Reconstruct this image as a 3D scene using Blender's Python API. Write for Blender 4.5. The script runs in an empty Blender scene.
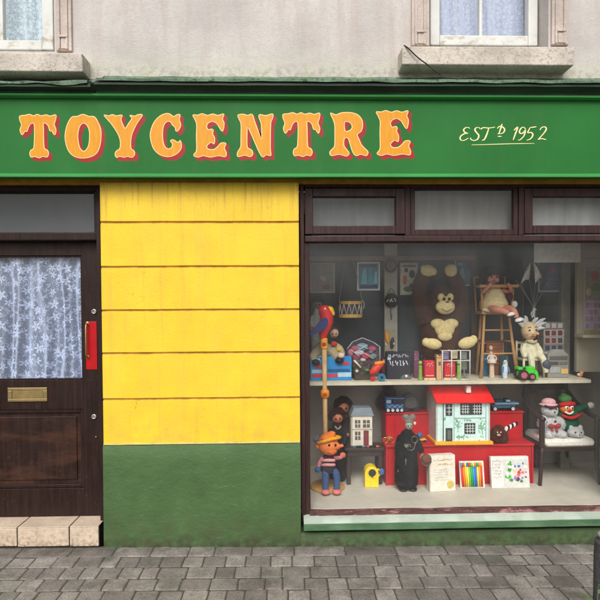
import bpy, bmesh, math, random
from mathutils import Vector, Matrix, Euler, noise
random.seed(7)
S = bpy.context.scene
C = S.collection
R = math.radians
# ------------------------------------------------------------------ camera, sky, sun, exposure
CAM = Vector((0.0, -3.57, 1.74))
F = 500.0
RM = (Euler((R(90 - 1.2), 0, R(-1.4)), 'XYZ').to_matrix() @ Matrix.Rotation(-0.006, 3, 'Z'))
cd = bpy.data.cameras.new('camera'); cam = bpy.data.objects.new('camera', cd); C.objects.link(cam)
cam.matrix_world = Matrix.Translation(CAM) @ RM.to_4x4()
cd.sensor_width = 36; cd.lens = 36 * F / 600; cd.shift_y = 14.5 / 600; cd.clip_start = .05; cd.clip_end = 2000
S.camera = cam
SUN_EL, SUN_AZ = 46.0, -8.0         # degrees above the horizon, degrees to the right of the street's normal
w = bpy.data.worlds.new('World'); S.world = w; w.use_nodes = True
nt = w.node_tree; bg = nt.nodes['Background']
sky = nt.nodes.new('ShaderNodeTexSky'); sky.sky_type = 'NISHITA'; sky.sun_disc = False
sky.sun_elevation = R(SUN_EL); sky.sun_rotation = R(180 - SUN_AZ); sky.air_density = 1.0; sky.dust_density = 6.0; sky.ozone_density = 1.0
hs = nt.nodes.new('ShaderNodeHueSaturation'); hs.inputs['Saturation'].default_value = .12
nt.links.new(sky.outputs[0], hs.inputs['Color']); nt.links.new(hs.outputs[0], bg.inputs['Color'])
bg.inputs['Strength'].default_value = .15
sl = bpy.data.lights.new('sun', 'SUN'); so = bpy.data.objects.new('sun', sl); C.objects.link(so)
sl.energy = 1.4; sl.angle = R(30); sl.color = (1, .975, .95)
d = Vector((math.sin(R(SUN_AZ)) * math.cos(R(SUN_EL)), -math.cos(R(SUN_AZ)) * math.cos(R(SUN_EL)), math.sin(R(SUN_EL))))
so.rotation_euler = d.to_track_quat('Z', 'Y').to_euler(); so.location = (2, -6, 8)
S.view_settings.view_transform = 'Standard'; S.view_settings.look = 'None'; S.view_settings.gamma = 1
S.view_settings.use_curve_mapping = False; S.view_settings.exposure = 0.08
S.render.resolution_x = S.render.resolution_y = 1024

# ------------------------------------------------------------------ measuring
def at(px, py, Y):
    dv = RM @ Vector(((px - 300) / F, -(py - 300) / F + 14.5 / F, -1))
    return CAM + dv * ((Y - CAM.y) / dv.y)
def X(px, Y, py=300): return at(px, py, Y).x
def Z(py, Y, px=300): return at(px, py, Y).z
def sc(Y): return (Y - CAM.y) / F

# ------------------------------------------------------------------ materials
def lin(c):
    return tuple((v / 255 / 12.92) if v / 255 <= .04045 else ((v / 255 + .055) / 1.055) ** 2.4 for v in c)
class N:                                     # small node-tree writer
    def __init__(s, name):
        s.m = bpy.data.materials.new(name); s.m.use_nodes = True; s.t = s.m.node_tree
        s.b = s.t.nodes['Principled BSDF']; s.out = s.t.nodes['Material Output']
        s.tc = s.t.nodes.new('ShaderNodeTexCoord')
    def n(s, typ, **kw):
        o = s.t.nodes.new('ShaderNode' + typ)
        for k, v in kw.items(): setattr(o, k, v)
        return o
    def l(s, a, b): s.t.links.new(a, b)
    def noise(s, scale, detail=6, stretch=(1, 1, 1), rough=.55, loc=(0, 0, 0)):
        mp = s.n('Mapping'); mp.inputs['Scale'].default_value = stretch; mp.inputs['Location'].default_value = loc
        s.l(s.tc.outputs['Object'], mp.inputs['Vector'])
        t = s.n('TexNoise'); t.inputs['Scale'].default_value = scale; t.inputs['Detail'].default_value = detail
        t.inputs['Roughness'].default_value = rough; s.l(mp.outputs[0], t.inputs['Vector']); return t.outputs['Fac']
    def rng(s, v, a, b, c=0, d=1):
        m = s.n('MapRange'); m.inputs[1].default_value = a; m.inputs[2].default_value = b; m.inputs[3].default_value = c; m.inputs[4].default_value = d
        s.l(v, m.inputs[0]); return m.outputs[0]
    def mix(s, fac, a, b, mode='MIX'):
        m = s.n('Mix', data_type='RGBA', blend_type=mode)
        for i, v in ((0, fac), (6, a), (7, b)):
            if isinstance(v, (int, float)): m.inputs[i].default_value = v
            elif isinstance(v, tuple): m.inputs[i].default_value = (*v, 1)
            else: s.l(v, m.inputs[i])
        return m.outputs[2]
    def mul(s, a, b, op='MULTIPLY'):
        m = s.n('Math', operation=op)
        for i, v in ((0, a), (1, b)):
            if isinstance(v, (int, float)): m.inputs[i].default_value = v
            else: s.l(v, m.inputs[i])
        return m.outputs[0]
    def xyz(s):
        x = s.n('SeparateXYZ'); s.l(s.tc.outputs['Object'], x.inputs[0]); return x.outputs
    def bump(s, h, strength=.3, dist=.01):
        b = s.n('Bump'); b.inputs['Strength'].default_value = strength; b.inputs['Distance'].default_value = dist
        s.l(h, b.inputs['Height']); s.l(b.outputs[0], s.b.inputs['Normal'])
    def fin(s, col=None, rough=.6, spec=.4, metal=0):
        if col is not None:
            if isinstance(col, tuple): s.b.inputs['Base Color'].default_value = (*col, 1)
            else: s.l(col, s.b.inputs['Base Color'])
        if isinstance(rough, (int, float)): s.b.inputs['Roughness'].default_value = rough
        else: s.l(rough, s.b.inputs['Roughness'])
        s.b.inputs['Specular IOR Level'].default_value = spec; s.b.inputs['Metallic'].default_value = metal
        return s.m
def sh(c, k): return tuple(min(v * k, .95) for v in c)
def mat(name, rgb, rough=.6, var=.18, vs=8, bump=.0, bs=60, spec=.35, metal=0, stretch=(1, 1, 1)):
    c = lin(rgb); n = N(name)
    f = n.rng(n.noise(vs, stretch=stretch), .3, .7)
    col = n.mix(f, sh(c, 1 - var), sh(c, 1 + var))
    if bump: n.bump(n.noise(bs, stretch=stretch), bump, .004)
    return n.fin(col, rough, spec, metal)
def furry(rgb):
    n = N('fur'); c = lin(rgb); f = n.noise(150, 5, (1, 1, .35), .7); g = n.noise(26, 4)
    a = n.mix(n.rng(f, .36, .66), sh(c, .8), sh(c, 1.25)); a = n.mix(n.rng(g, .4, .7, 0, .35), a, sh(c, .78))
    n.bump(n.mul(f, n.mul(g, 1.5), 'ADD'), 1.0, .014); return n.fin(a, .95, .08)
MC = {}
def K(r, g, b, rough=.55, kind=''):           # plain toy paint / card / cloth of one hue, cached
    key = (r, g, b, rough, kind)
    if key not in MC:
        if kind == 'fur': MC[key] = furry((r, g, b))
        elif kind == 'cloth': MC[key] = mat('cloth', (r, g, b), .9, .15, 45, .8, 240, .1)
        elif kind == 'wood': MC[key] = mat('wood', (r, g, b), .5, .22, 14, .1, 60, .3, 0, (6, 6, 1))
        elif kind == 'metal': MC[key] = mat('metal', (r, g, b), .3, .1, 20, 0, 60, .5, .9)
        else: MC[key] = mat('paint', (r, g, b), rough, .12, 25)
    return MC[key]

def m_render():                                # grey-pink weathered wall render
    n = N('wall_render'); c = lin((200, 194, 189))
    a = n.mix(n.rng(n.noise(2.2), .3, .7), sh(c, .82), sh(c, 1.1))
    a = n.mix(n.rng(n.noise(38, 8, rough=.75), .45, .85, 0, .8), a, lin((176, 164, 155)))
    a = n.mix(n.mul(n.rng(n.noise(5, 6, (2.2, 4, .3)), .45, .75), .6), a, lin((178, 163, 154)))
    a = n.mix(n.rng(n.noise(12, 9, (1, 1, 1), .8, (3, 1, 7)), .6, .75, 0, .6), a, lin((226, 220, 212)))
    z = n.xyz()[2]                              # pale limewash and moss where the wall meets the lead flashing
    e = n.mul(n.rng(z, 3.56, 3.38), n.rng(n.noise(9, 8, (1, 1, 2)), .38, .62))
    a = n.mix(n.mul(e, .75), a, lin((196, 196, 176)))
    g = n.mul(n.rng(z, 3.44, 3.38), n.rng(n.noise(26, 8), .45, .6)); a = n.mix(n.mul(g, .35), a, lin((116, 118, 92)))
    h = n.mul(n.noise(75, 8, rough=.7), n.noise(14, 4), 'ADD'); n.bump(h, .5, .010)
    return n.fin(a, .93, .15)
def m_yellow():
    n = N('yellow_paint'); c = lin((232, 194, 50)); z = n.xyz()[2]
    a = n.mix(n.rng(n.noise(3.5), .3, .7), sh(c, .90), sh(c, 1.07))
    a = n.mix(n.rng(n.noise(7, 8, (1, 1, .3)), .46, .72, 0, .35), a, lin((222, 184, 74)))
    st = n.mul(n.rng(n.noise(9, 5, (3.2, 1, .12), .7), .52, .66), n.rng(z, 2.25, 2.62))
    a = n.mix(n.mul(st, .75), a, lin((150, 112, 58)))
    top = n.mul(n.rng(z, 2.35, 2.62), n.rng(n.noise(4), .35, .65)); a = n.mix(n.mul(top, .3), a, lin((200, 160, 78)))
    b2 = n.rng(n.noise(11, 9, (1, 1, .7), .75, (5, 2, 1)),   .62, .74, 0, .5); a = n.mix(b2, a, lin((168, 122, 50)))
    sk = n.rng(n.noise(5, 7, (3.4, 1, .16), .75, (2, 0, 5)), .54, .72, 0, .42); a = n.mix(sk, a, lin((186, 150, 74)))          # rain runs
    ch = n.rng(n.noise(34, 5, (1, 1, 1), .6, (1, 8, 3)), .73, .75, 0, .7); a = n.mix(ch, a, lin((214, 196, 140)))              # chipped spots
    v = n.n('TexVoronoi'); v.feature = 'DISTANCE_TO_EDGE'; v.inputs['Scale'].default_value = 2.3
    wv = n.n('VectorMath', operation='ADD'); n.l(n.tc.outputs['Object'], wv.inputs[0]); wn = n.n('TexNoise'); wn.inputs['Scale'].default_value = 5; n.l(n.tc.outputs['Object'], wn.inputs['Vector']); n.l(wn.outputs['Color'], wv.inputs[1]); n.l(wv.outputs[0], v.inputs['Vector'])
    ck = n.mul(n.rng(v.outputs['Distance'], .004, .001), n.rng(n.noise(2.5, 3, loc=(4, 4, 4)), .54, .6)); a = n.mix(n.mul(ck, .55), a, lin((140, 100, 40)))   # hairline cracks
    lo_ = n.mul(n.rng(z, 1.15, .78), n.rng(n.noise(12, 8), .45, .65)); a = n.mix(n.mul(lo_, .3), a, lin((176, 150, 84)))
    n.bump(n.mul(n.noise(60, 6), n.noise(8, 3), 'ADD'), .26, .008)
    return n.fin(a, .55, .3)
def m_plinth():
    n = N('green_plinth_paint'); c = lin((72, 98, 58)); z = n.xyz()[2]
    a = n.mix(n.rng(n.noise(3.5), .3, .7), sh(c, .82), sh(c, 1.12))
    a = n.mix(n.rng(n.noise(16, 9, (1, 1, 2), .75), .58, .72, 0, .5), a, lin((98, 128, 86)))
    dz = n.mul(n.rng(z, .30, .02), n.rng(n.noise(10, 8, (1, 1, 1.5)), .36, .62)); a = n.mix(n.mul(dz, .85), a, lin((72, 76, 52)))
    sc_ = n.rng(n.noise(13, 6, (.35, 1, 2.4), .7, (6, 1, 2)), .64, .7, 0, .5); a = n.mix(sc_, a, lin((120, 150, 108)))
    d2 = n.mul(n.rng(z, .10, .0), n.rng(n.noise(24, 8), .4, .6)); a = n.mix(n.mul(d2, .7), a, lin((48, 50, 38)))
    n.bump(n.mul(n.noise(48, 8, (1, 1, 1.1), .65), n.mul(n.noise(7, 4, (1, 1, 1.3)), 2.2), 'ADD'), .36, .014)
    return n.fin(a, .6, .3)
def m_fascia(nm='fascia_paint', rgb=(42, 106, 49), dirt=.25):
    n = N(nm); c = lin(rgb)
    a = n.mix(n.rng(n.noise(1.6, 4), .3, .7), sh(c, .86), sh(c, 1.1))
    a = n.mix(n.rng(n.noise(3, 8, (2.5, 1, .25)), .5, .75, 0, dirt), a, lin((70, 112, 68)))
    a = n.mix(n.rng(n.noise(60, 4), .68, .76, 0, .3), a, lin((38, 66, 40)))
    n.bump(n.noise(30, 5, (.3, 1, 1)), .06, .004)
    return n.fin(a, .5, .12)
def m_cornice():
    n = N('shaded_weathered_cornice'); c = lin((34, 56, 40))  # fascia green darkened: shade under the lip put into the colour, plus grime
    a = n.mix(n.rng(n.noise(6, 7, (.35, 1, 2)), .35, .65), sh(c, .65), sh(c, 1.15))
    a = n.mix(n.rng(n.noise(20, 9, (.3, 1, 1), .7), .52, .68, 0, .6), a, lin((62, 66, 60)))
    n.bump(n.noise(30, 6), .2, .006); return n.fin(a, .6, .3)
def m_lead():
    n = N('mossy_lead_flashing'); c = lin((104, 126, 104))
    a = n.mix(n.rng(n.noise(9, 8, (.4, 1, 1)), .35, .65), sh(c, .6), sh(c, 1.25))
    a = n.mix(n.rng(n.noise(30, 8), .52, .62), a, lin((72, 92, 66)))
    n.bump(n.noise(24, 7), .6, .02); return n.fin(a, .7, .3)
def m_wood(nm, rgb, worn=None, gl=.35):
    n = N(nm); c = lin(rgb)
    a = n.mix(n.rng(n.noise(5, 8, (9, 9, .6)), .3, .7), sh(c, .6), sh(c, 1.35))
    if worn:
        f = n.mul(n.rng(n.noise(2.6, 8, (.7, 1, 2.4), .7), .5, .72), .75); a = n.mix(f, a, lin(worn))
        f = n.mul(n.rng(n.noise(16, 8, (.3, 1, 4), .7, (2, 2, 2)), .68, .75), .6); a = n.mix(f, a, lin((150, 118, 92)))
    a = n.mix(n.rng(n.noise(40, 6), .62, .74, 0, .3), a, lin((92, 80, 74)))
    n.bump(n.noise(22, 6, (6, 6, .5)), .15, .004); return n.fin(a, n.rng(n.noise(9), .3, .7, gl, gl + .25), .22)
def m_stone(nm, rgb, k=1.):
    n = N(nm); c = lin(rgb)
    a = n.mix(n.rng(n.noise(5, 8), .3, .7), sh(c, .75), sh(c, 1.18))
    a = n.mix(n.rng(n.noise(55, 6, rough=.7), .5, .7, 0, .7 * k), a, lin((122, 110, 100)))
    a = n.mix(n.rng(n.noise(90, 4, loc=(4, 4, 4)), .64, .7, 0, .6 * k), a, lin((70, 62, 56)))
    n.bump(n.noise(70, 8, rough=.7), .6, .01); return n.fin(a, .9, .2)
def m_tile():
    n = N('cream_step_tile'); c = lin((206, 186, 164))
    a = n.mix(n.rng(n.noise(7, 8), .3, .7), sh(c, .78), sh(c, 1.1))
    z = n.xyz()[2]
    f = n.mul(n.rng(n.noise(36, 9, (1, 1, 1), .75), .46, .62), n.rng(z, .17, .0, .25, 1)); a = n.mix(n.mul(f, .8), a, lin((112, 86, 62)))
    f = n.mul(n.rng(n.noise(30, 8, loc=(7, 3, 1)), .5, .58), n.rng(z, .055, .01)); a = n.mix(f, a, lin((40, 34, 30)))
    n.bump(n.noise(50, 6), .15, .004); return n.fin(a, .4, .4)
def m_pave():
    n = N('concrete_setts'); g = n.n('NewGeometry'); rd = g.outputs['Random Per Island']
    c = n.mix(rd, lin((122, 116, 110)), lin((168, 161, 153)))
    c = n.mix(n.rng(n.noise(7, 8), .35, .68, 0, .6), c, lin((92, 86, 80)))
    c = n.mix(n.rng(n.noise(70, 8, rough=.75), .45, .72, 0, .8), c, lin((70, 66, 62)))
    c = n.mix(n.rng(n.noise(44, 8, loc=(3, 3, 3), rough=.7), .62, .74, 0, .6), c, lin((176, 168, 158)))
    c = n.mix(n.rng(n.noise(3, 6, loc=(9, 3, 3)), .55, .7, 0, .4), c, lin((84, 88, 74)))
    c = n.mix(n.rng(n.noise(4.5, 7, loc=(2, 7, 1), rough=.65), .56, .64, 0, .38), c, lin((66, 60, 54)))
    c = n.mix(n.rng(n.noise(22, 2, loc=(5, 5, 9)), .76, .77, 0, .6), c, lin((58, 54, 50)))
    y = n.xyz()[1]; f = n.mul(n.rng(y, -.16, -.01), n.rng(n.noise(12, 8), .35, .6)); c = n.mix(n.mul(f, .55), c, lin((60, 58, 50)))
    n.bump(n.mul(n.noise(120, 6, rough=.7), n.noise(18, 5), 'ADD'), .7, .008); return n.fin(c, .85, .25)
def m_glass(nm='window_glass', tint=(1, 1, 1), rough=.0):
    n = N(nm); tr = n.n('BsdfTransparent'); tr.inputs[0].default_value = (*tint, 1)
    gl = n.n('BsdfGlossy'); gl.inputs['Roughness'].default_value = rough
    fr = n.n('Fresnel'); fr.inputs['IOR'].default_value = 1.5
    mx = n.n('MixShader'); ge = n.n('NewGeometry'); n.l(n.mul(fr.outputs[0], n.mul(1.0, ge.outputs['Backfacing'], 'SUBTRACT')), mx.inputs[0]); n.l(tr.outputs[0], mx.inputs[1]); n.l(gl.outputs[0], mx.inputs[2])
    df = n.n('BsdfDiffuse'); df.inputs[0].default_value = (.55, .55, .52, 1)      # thin dust film, thickened to stand in for reflected haze
    m2 = n.n('MixShader'); n.l(n.rng(n.noise(2.6, 7, (1.4, 1, .5)), .35, .75, .006, .034), m2.inputs[0]); n.l(mx.outputs[0], m2.inputs[1]); n.l(df.outputs[0], m2.inputs[2])
    n.l(m2.outputs[0], n.out.inputs['Surface']); return n.m
def m_lace(nm, rgb, net=.3, cells=14, petal=.03, up=.95):
    n = N(nm)
    mp = n.n('Mapping'); mp.inputs['Scale'].default_value = (1, 0, 1); n.l(n.tc.outputs['Object'], mp.inputs[0])
    def flowers(sc_, R_, k, loc, squash):
        m2 = n.n('Mapping'); m2.inputs['Location'].default_value = loc; n.l(mp.outputs[0], m2.inputs[0])
        v = n.n('TexVoronoi'); v.feature = 'F1'; v.inputs['Scale'].default_value = sc_; v.inputs['Randomness'].default_value = .8; n.l(m2.outputs[0], v.inputs['Vector'])
        sub = n.n('VectorMath', operation='SUBTRACT'); n.l(m2.outputs[0], sub.inputs[0]); n.l(v.outputs['Position'], sub.inputs[1])
        q = n.n('SeparateXYZ'); n.l(sub.outputs[0], q.inputs[0]); x, z = q.outputs[0], n.mul(q.outputs[2], squash)
        rv = n.n('SeparateColor'); n.l(v.outputs['Color'], rv.inputs[0])
        th = n.mul(n.mul(n.mul(x, z, 'ARCTAN2'), n.mul(rv.outputs[0], 6.28), 'ADD'), k)
        c_ = n.n('Math', operation='COSINE'); n.l(th, c_.inputs[0])
        rad = n.mul(n.mul(n.mul(c_.outputs[0], .34), .66, 'ADD'), n.rng(rv.outputs[1], 0, 1, R_ * .7, R_ * 1.15))
        rr = n.mul(n.mul(n.mul(x, x), n.mul(z, z), 'ADD'), .5, 'POWER')
        pet = n.rng(n.mul(rad, rr, 'SUBTRACT'), -R_ * .06, R_ * .2); eye = n.rng(rr, R_ * .12, R_ * .2, .35, 1)
        return n.mul(pet, eye)
    fl = n.mul(flowers(cells, petal, 5, (0, 0, 0), .9), n.mul(flowers(cells * 2.1, petal * .42, 3, (.31, 0, .17), .7), .55), 'MAXIMUM')
    tw = n.rng(n.noise(cells * 1.1, 2, (1, 0, .8)), .485, .5); tw2 = n.rng(n.noise(cells * 1.1, 2, (1, 0, .8)), .515, .5); stem = n.mul(n.mul(tw, tw2, 'MINIMUM'), .7)
    fl = n.mul(fl, stem, 'MAXIMUM')
    grid = n.noise(cells * 18, 2, (1, .05, 1))
    lw_ = n.n('LayerWeight'); lw_.inputs['Blend'].default_value = .5            # threads close up where the net turns edge-on
    base = n.mul(n.rng(grid, .35, .65, net * .65, net * 1.35), n.rng(lw_.outputs['Facing'], .12, .85, 0, .5), 'ADD')
    fac = n.rng(n.mul(base, n.mul(fl, up - net), 'ADD'), 0, 1)
    tr = n.n('BsdfTransparent'); n.fin(lin(rgb), .9, .1)
    tl = n.n('BsdfTranslucent'); tl.inputs[0].default_value = (*lin(rgb), 1)
    ms = n.n('MixShader'); ms.inputs[0].default_value = .1; n.l(n.b.outputs[0], ms.inputs[1]); n.l(tl.outputs[0], ms.inputs[2])
    mx = n.n('MixShader'); n.l(fac, mx.inputs[0]); n.l(tr.outputs[0], mx.inputs[1]); n.l(ms.outputs[0], mx.inputs[2])
    n.l(mx.outputs[0], n.out.inputs['Surface']); return n.m
def m_blind(rgb):
    n = N('paper_blind'); c = lin(rgb); col = n.mix(n.rng(n.noise(5, 6, (2.5, 1, .5)), .3, .7), sh(c, .8), sh(c, 1.1)); n.fin(col, .9, .1)
    tl = n.n('BsdfTranslucent'); n.l(col, tl.inputs[0]); ms = n.n('MixShader'); ms.inputs[0].default_value = .55
    n.l(n.b.outputs[0], ms.inputs[1]); n.l(tl.outputs[0], ms.inputs[2]); n.l(ms.outputs[0], n.out.inputs['Surface']); return n.m
def m_upvc():
    n = N('white_window_frame'); c = lin((208, 208, 202)); z = n.xyz()[2]
    a = n.mix(n.rng(n.noise(6, 6), .3, .7), sh(c, .9), sh(c, 1.05))
    f = n.mul(n.rng(n.noise(22, 8, (.6, 1, 1)), .5, .7), n.rng(z, 3.78, 3.66)); a = n.mix(n.mul(f, .8), a, lin((150, 134, 96)))
    return n.fin(a, .45, .4)
def m_sill():
    n = N('pale_green_sill_paint'); c = lin((174, 186, 171))
    a = n.mix(n.rng(n.noise(5, 7, (.5, 1, 1)), .3, .7), sh(c, .8), sh(c, 1.1))
    a = n.mix(n.rng(n.noise(24, 9, (.7, 1, 1), .7), .58, .68, 0, .6), a, lin((204, 208, 194)))
    a = n.mix(n.rng(n.noise(40, 8, (.4, 1, 1)), .62, .72, 0, .5), a, lin((88, 104, 84)))
    y = n.xyz()[1]; a = n.mix(n.rng(y, -.0555, -.058), a, n.mix(n.rng(n.noise(12, 7, (.4, 1, 1)), .35, .65), lin((66, 98, 68)), lin((96, 124, 94))))
    n.bump(n.noise(30, 6), .2, .005); return n.fin(a, .5, .25)
def m_peel():
    n = N('peeling_frame_paint'); c = lin((92, 62, 58))
    a = n.mix(n.rng(n.noise(20, 8, (.4, 1, 2), .7), .4, .6), sh(c, .6), sh(c, 1.2))
    a = n.mix(n.rng(n.noise(14, 9, (.4, 1, 2), .75), .52, .6), a, lin((170, 122, 122)))
    a = n.mix(n.rng(n.noise(26, 9, (.4, 1, 2), .75, (4, 1, 1)), .57, .63), a, lin((40, 32, 30)))
    n.bump(n.noise(20, 7, (.4, 1, 2)), .6, .01); return n.fin(a, .7, .3)

# ------------------------------------------------------------------ objects
def link(o, parent=None, **tags):
    C.objects.link(o)
    if parent: o.parent = parent
    for k, v in tags.items():
        if v: o[k] = v
    return o
def thing(name, label, category, loc=(0, 0, 0), group=None):
    o = bpy.data.objects.new(name, None); o.location = loc; o.empty_display_size = .05
    return link(o, None, label=label, category=category, group=group)
def fuzz(me, length, n, seed=1):               # short tufts of pile standing on a plush surface
    rn = random.Random(seed); bm = bmesh.new(); bm.from_mesh(me); bm.faces.ensure_lookup_table(); fs = list(bm.faces); 
    ar = [f.calc_area() for f in fs]; pick = rn.choices(fs, ar, k=n); spots = []
    for f in pick:
        w_ = [rn.random() for _ in f.verts]; t = sum(w_); c = sum((v.co * (k / t) for v, k in zip(f.verts, w_)), Vector()); spots.append((c, f.normal.copy()))
    for c, nr in spots:
        d = (nr + Vector((rn.uniform(-.6, .6), rn.uniform(-.6, .6), rn.uniform(-.9, .2)))).normalized(); s_ = d.orthogonal().normalized(); s_.rotate(Matrix.Rotation(rn.uniform(0, 6.28), 3, d)); L = length * rn.uniform(.6, 1.2)
        vs = [bm.verts.new(q) for q in (c - nr * length * .2 + s_ * L * .13, c - nr * length * .2 - s_ * L * .13, c + d * L)]; bm.faces.new(vs)
    bm.to_mesh(me); bm.free()
class B:                                       # collects shapes in world (or local) metres, builds ONE mesh object
    def __init__(s): s.bm = bmesh.new()
    def _xf(s, vs, M): bmesh.ops.transform(s.bm, matrix=M, verts=vs)
    def box(s, x0, x1, y0, y1, z0, z1, bev=.0, seg=2):
        r = bmesh.ops.create_cube(s.bm, size=1); vs = r['verts']
        s._xf(vs, Matrix.Translation(((x0 + x1) / 2, (y0 + y1) / 2, (z0 + z1) / 2)) @ Matrix.Diagonal((abs(x1 - x0), abs(y1 - y0), abs(z1 - z0), 1)))
        if bev:
            es = list({e for v in vs for e in v.link_edges}); bmesh.ops.bevel(s.bm, geom=es, offset=min(bev, .45 * min(abs(x1 - x0), abs(y1 - y0), abs(z1 - z0))), segments=seg, affect='EDGES', profile=.5)
        return s
    def ell(s, c, r, rot=(0, 0, 0), u=20, v=14):
        q = bmesh.ops.create_uvsphere(s.bm, u_segments=u, v_segments=v, radius=1)
        s._xf(q['verts'], Matrix.Translation(c) @ Euler(rot).to_matrix().to_4x4() @ Matrix.Diagonal((*r, 1))); return s
    def tube(s, pts, radii, seg=10, caps=True):
        pts = [Vector(p) for p in pts]
        if isinstance(radii, (int, float)): radii = [radii] * len(pts)
        rings = []; up = None
        for i, p in enumerate(pts):
            t = (pts[min(i + 1, len(pts) - 1)] - pts[max(i - 1, 0)]).normalized()
            if up is None: up = t.orthogonal().normalized()
            up = (up - t * up.dot(t)); up = up.normalized() if up.length > 1e-6 else t.orthogonal().normalized()
            sd = t.cross(up)
            rings.append([s.bm.verts.new(p + (up * math.cos(a) + sd * math.sin(a)) * radii[i]) for a in [2 * math.pi * k / seg for k in range(seg)]])
        for a, b in zip(rings, rings[1:]):
            for k in range(seg): s.bm.faces.new((a[k], a[(k + 1) % seg], b[(k + 1) % seg], b[k]))
        if caps: s.bm.faces.new(rings[0][::-1]); s.bm.faces.new(rings[-1])
        return s
    def lathe(s, c, prof, seg=28):               # prof: (radius, z) about the vertical axis through c
        rings = []
        for r, z in prof:
            rings.append([s.bm.verts.new((c[0] + r * math.cos(2 * math.pi * k / seg), c[1] + r * math.sin(2 * math.pi * k / seg), c[2] + z)) for k in range(seg)])
        for a, b in zip(rings, rings[1:]):
            for k in range(seg): s.bm.faces.new((a[k], a[(k + 1) % seg], b[(k + 1) % seg], b[k]))
        s.bm.faces.new(rings[0][::-1]); s.bm.faces.new(rings[-1]); return s
    def prism(s, pts, y0, y1):                    # pts: (x, z), extruded from y0 (near) to y1 (far)
        a = [s.bm.verts.new((x, y0, z)) for x, z in pts]; b = [s.bm.verts.new((x, y1, z)) for x, z in pts]; n = len(pts)
        s.bm.faces.new(a); s.bm.faces.new(b[::-1])
        for k in range(n): s.bm.faces.new((a[k], b[k], b[(k + 1) % n], a[(k + 1) % n]))
        return s
    def along(s, prof, x0, x1, n=1, jit=0):       # prof: (y, z) swept along x
        rings = []
        for i in range(n + 1):
            x = x0 + (x1 - x0) * i / n
            rings.append([s.bm.verts.new((x, y + jit * (noise.noise((x * 6, y * 20, z * 20))), z + jit * noise.noise((x * 7, z * 20 + 5, y * 20)))) for y, z in prof])
        m = len(prof)
        for a, b in zip(rings, rings[1:]):
            for k in range(m): s.bm.faces.new((a[k], a[(k + 1) % m], b[(k + 1) % m], b[k]))
        s.bm.faces.new(rings[0][::-1]); s.bm.faces.new(rings[-1]); return s
    def done(s, name, m, parent=None, smooth=False, remesh=0, off=None, m2nd=None, pick=None, **tags):
        bmesh.ops.recalc_face_normals(s.bm, faces=s.bm.faces)
        me = bpy.data.meshes.new(name); s.bm.to_mesh(me); s.bm.free()
        if off is not None: me.transform(Matrix.Translation(-Vector(off)))
        o = bpy.data.objects.new(name, me)
        if remesh:
            C.objects.link(o); md = o.modifiers.new('r', 'REMESH'); md.mode = 'VOXEL'; md.voxel_size = remesh
            m2 = o.modifiers.new('s', 'SMOOTH'); m2.iterations = 5; m2.factor = .5
            dg = bpy.context.evaluated_depsgraph_get(); me2 = bpy.data.meshes.new_from_object(o.evaluated_get(dg)); me2.name = name
            bpy.data.objects.remove(o); bpy.data.meshes.remove(me); me = me2; o = bpy.data.objects.new(name, me); smooth = True
        if m.name.startswith('fur') and remesh: fuzz(me, remesh * 2.6, min(9000, int(len(me.polygons) * 1.3)))
        me.materials.clear(); me.materials.append(m)
        if m2nd:
            me.materials.append(m2nd)
            for p in me.polygons:
                if pick(p.center): p.material_index = 1
        if smooth:
            for p in me.polygons: p.use_smooth = True
            if smooth == 'auto':
                try: me.set_sharp_from_angle(angle=R(40))
                except Exception: pass
        return link(o, parent, **tags)
def catmull(p, closed=True, k=5):
    n = len(p); out = []
    for i in range(n if closed else n - 1):
        g = lambda j: Vector(p[j % n]) if closed else Vector(p[max(0, min(n - 1, j))])
        a, b, c, e = g(i - 1), g(i), g(i + 1), g(i + 2)
        for q in range(k):
            t = q / k
            out.append(.5 * ((2 * b) + (c - a) * t + (2 * a - 5 * b + 4 * c - e) * t * t + (3 * b - a - 3 * c + e) * t ** 3))
    if not closed: out.append(Vector(p[-1]))
    return out
# ------------------------------------------------------------------ the setting: ground, road, pavement
SLOPE = -.012
def gz(x): return SLOPE * x
b = B()
for a in (-400, 400):
    pass
v = [b.bm.verts.new(p) for p in ((-300, -300, -.16), (300, -300, -.16), (300, 200, -.16), (-300, 200, -.16))]; b.bm.faces.new(v)
b.done('ground', mat('earth', (96, 92, 84), .95, .3, 3), kind='structure')
n_ = N('asphalt'); a_ = n_.mix(n_.rng(n_.noise(60, 8, rough=.7), .35, .65), lin((48, 48, 49)), lin((80, 79, 77))); a_ = n_.mix(n_.rng(n_.noise(.8, 6), .45, .7, 0, .5), a_, lin((92, 89, 85))); n_.bump(n_.noise(150, 4), .6, .006)
ASPH = n_.fin(a_, .9, .25)
b = B(); v = [b.bm.verts.new((x, y, SLOPE * x * (abs(x) < 50) - .125 + (0 if abs(x) < 50 else SLOPE * math.copysign(12, x)))) for x, y in ((-12, -9.6), (12, -9.6), (12, -2.52), (-12, -2.52))]; b.bm.faces.new(v)
b.done('road', ASPH, kind='structure')
b = B(); x = -6.0
while x < 6.2:
    b.box(x, x + .905, -2.52, -2.4, gz(x) - .16, gz(x) - .004, .012); x += .915
b.done('kerb', m_stone('granite_kerb', (150, 146, 140), .5), kind='structure')
b = B()
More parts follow.
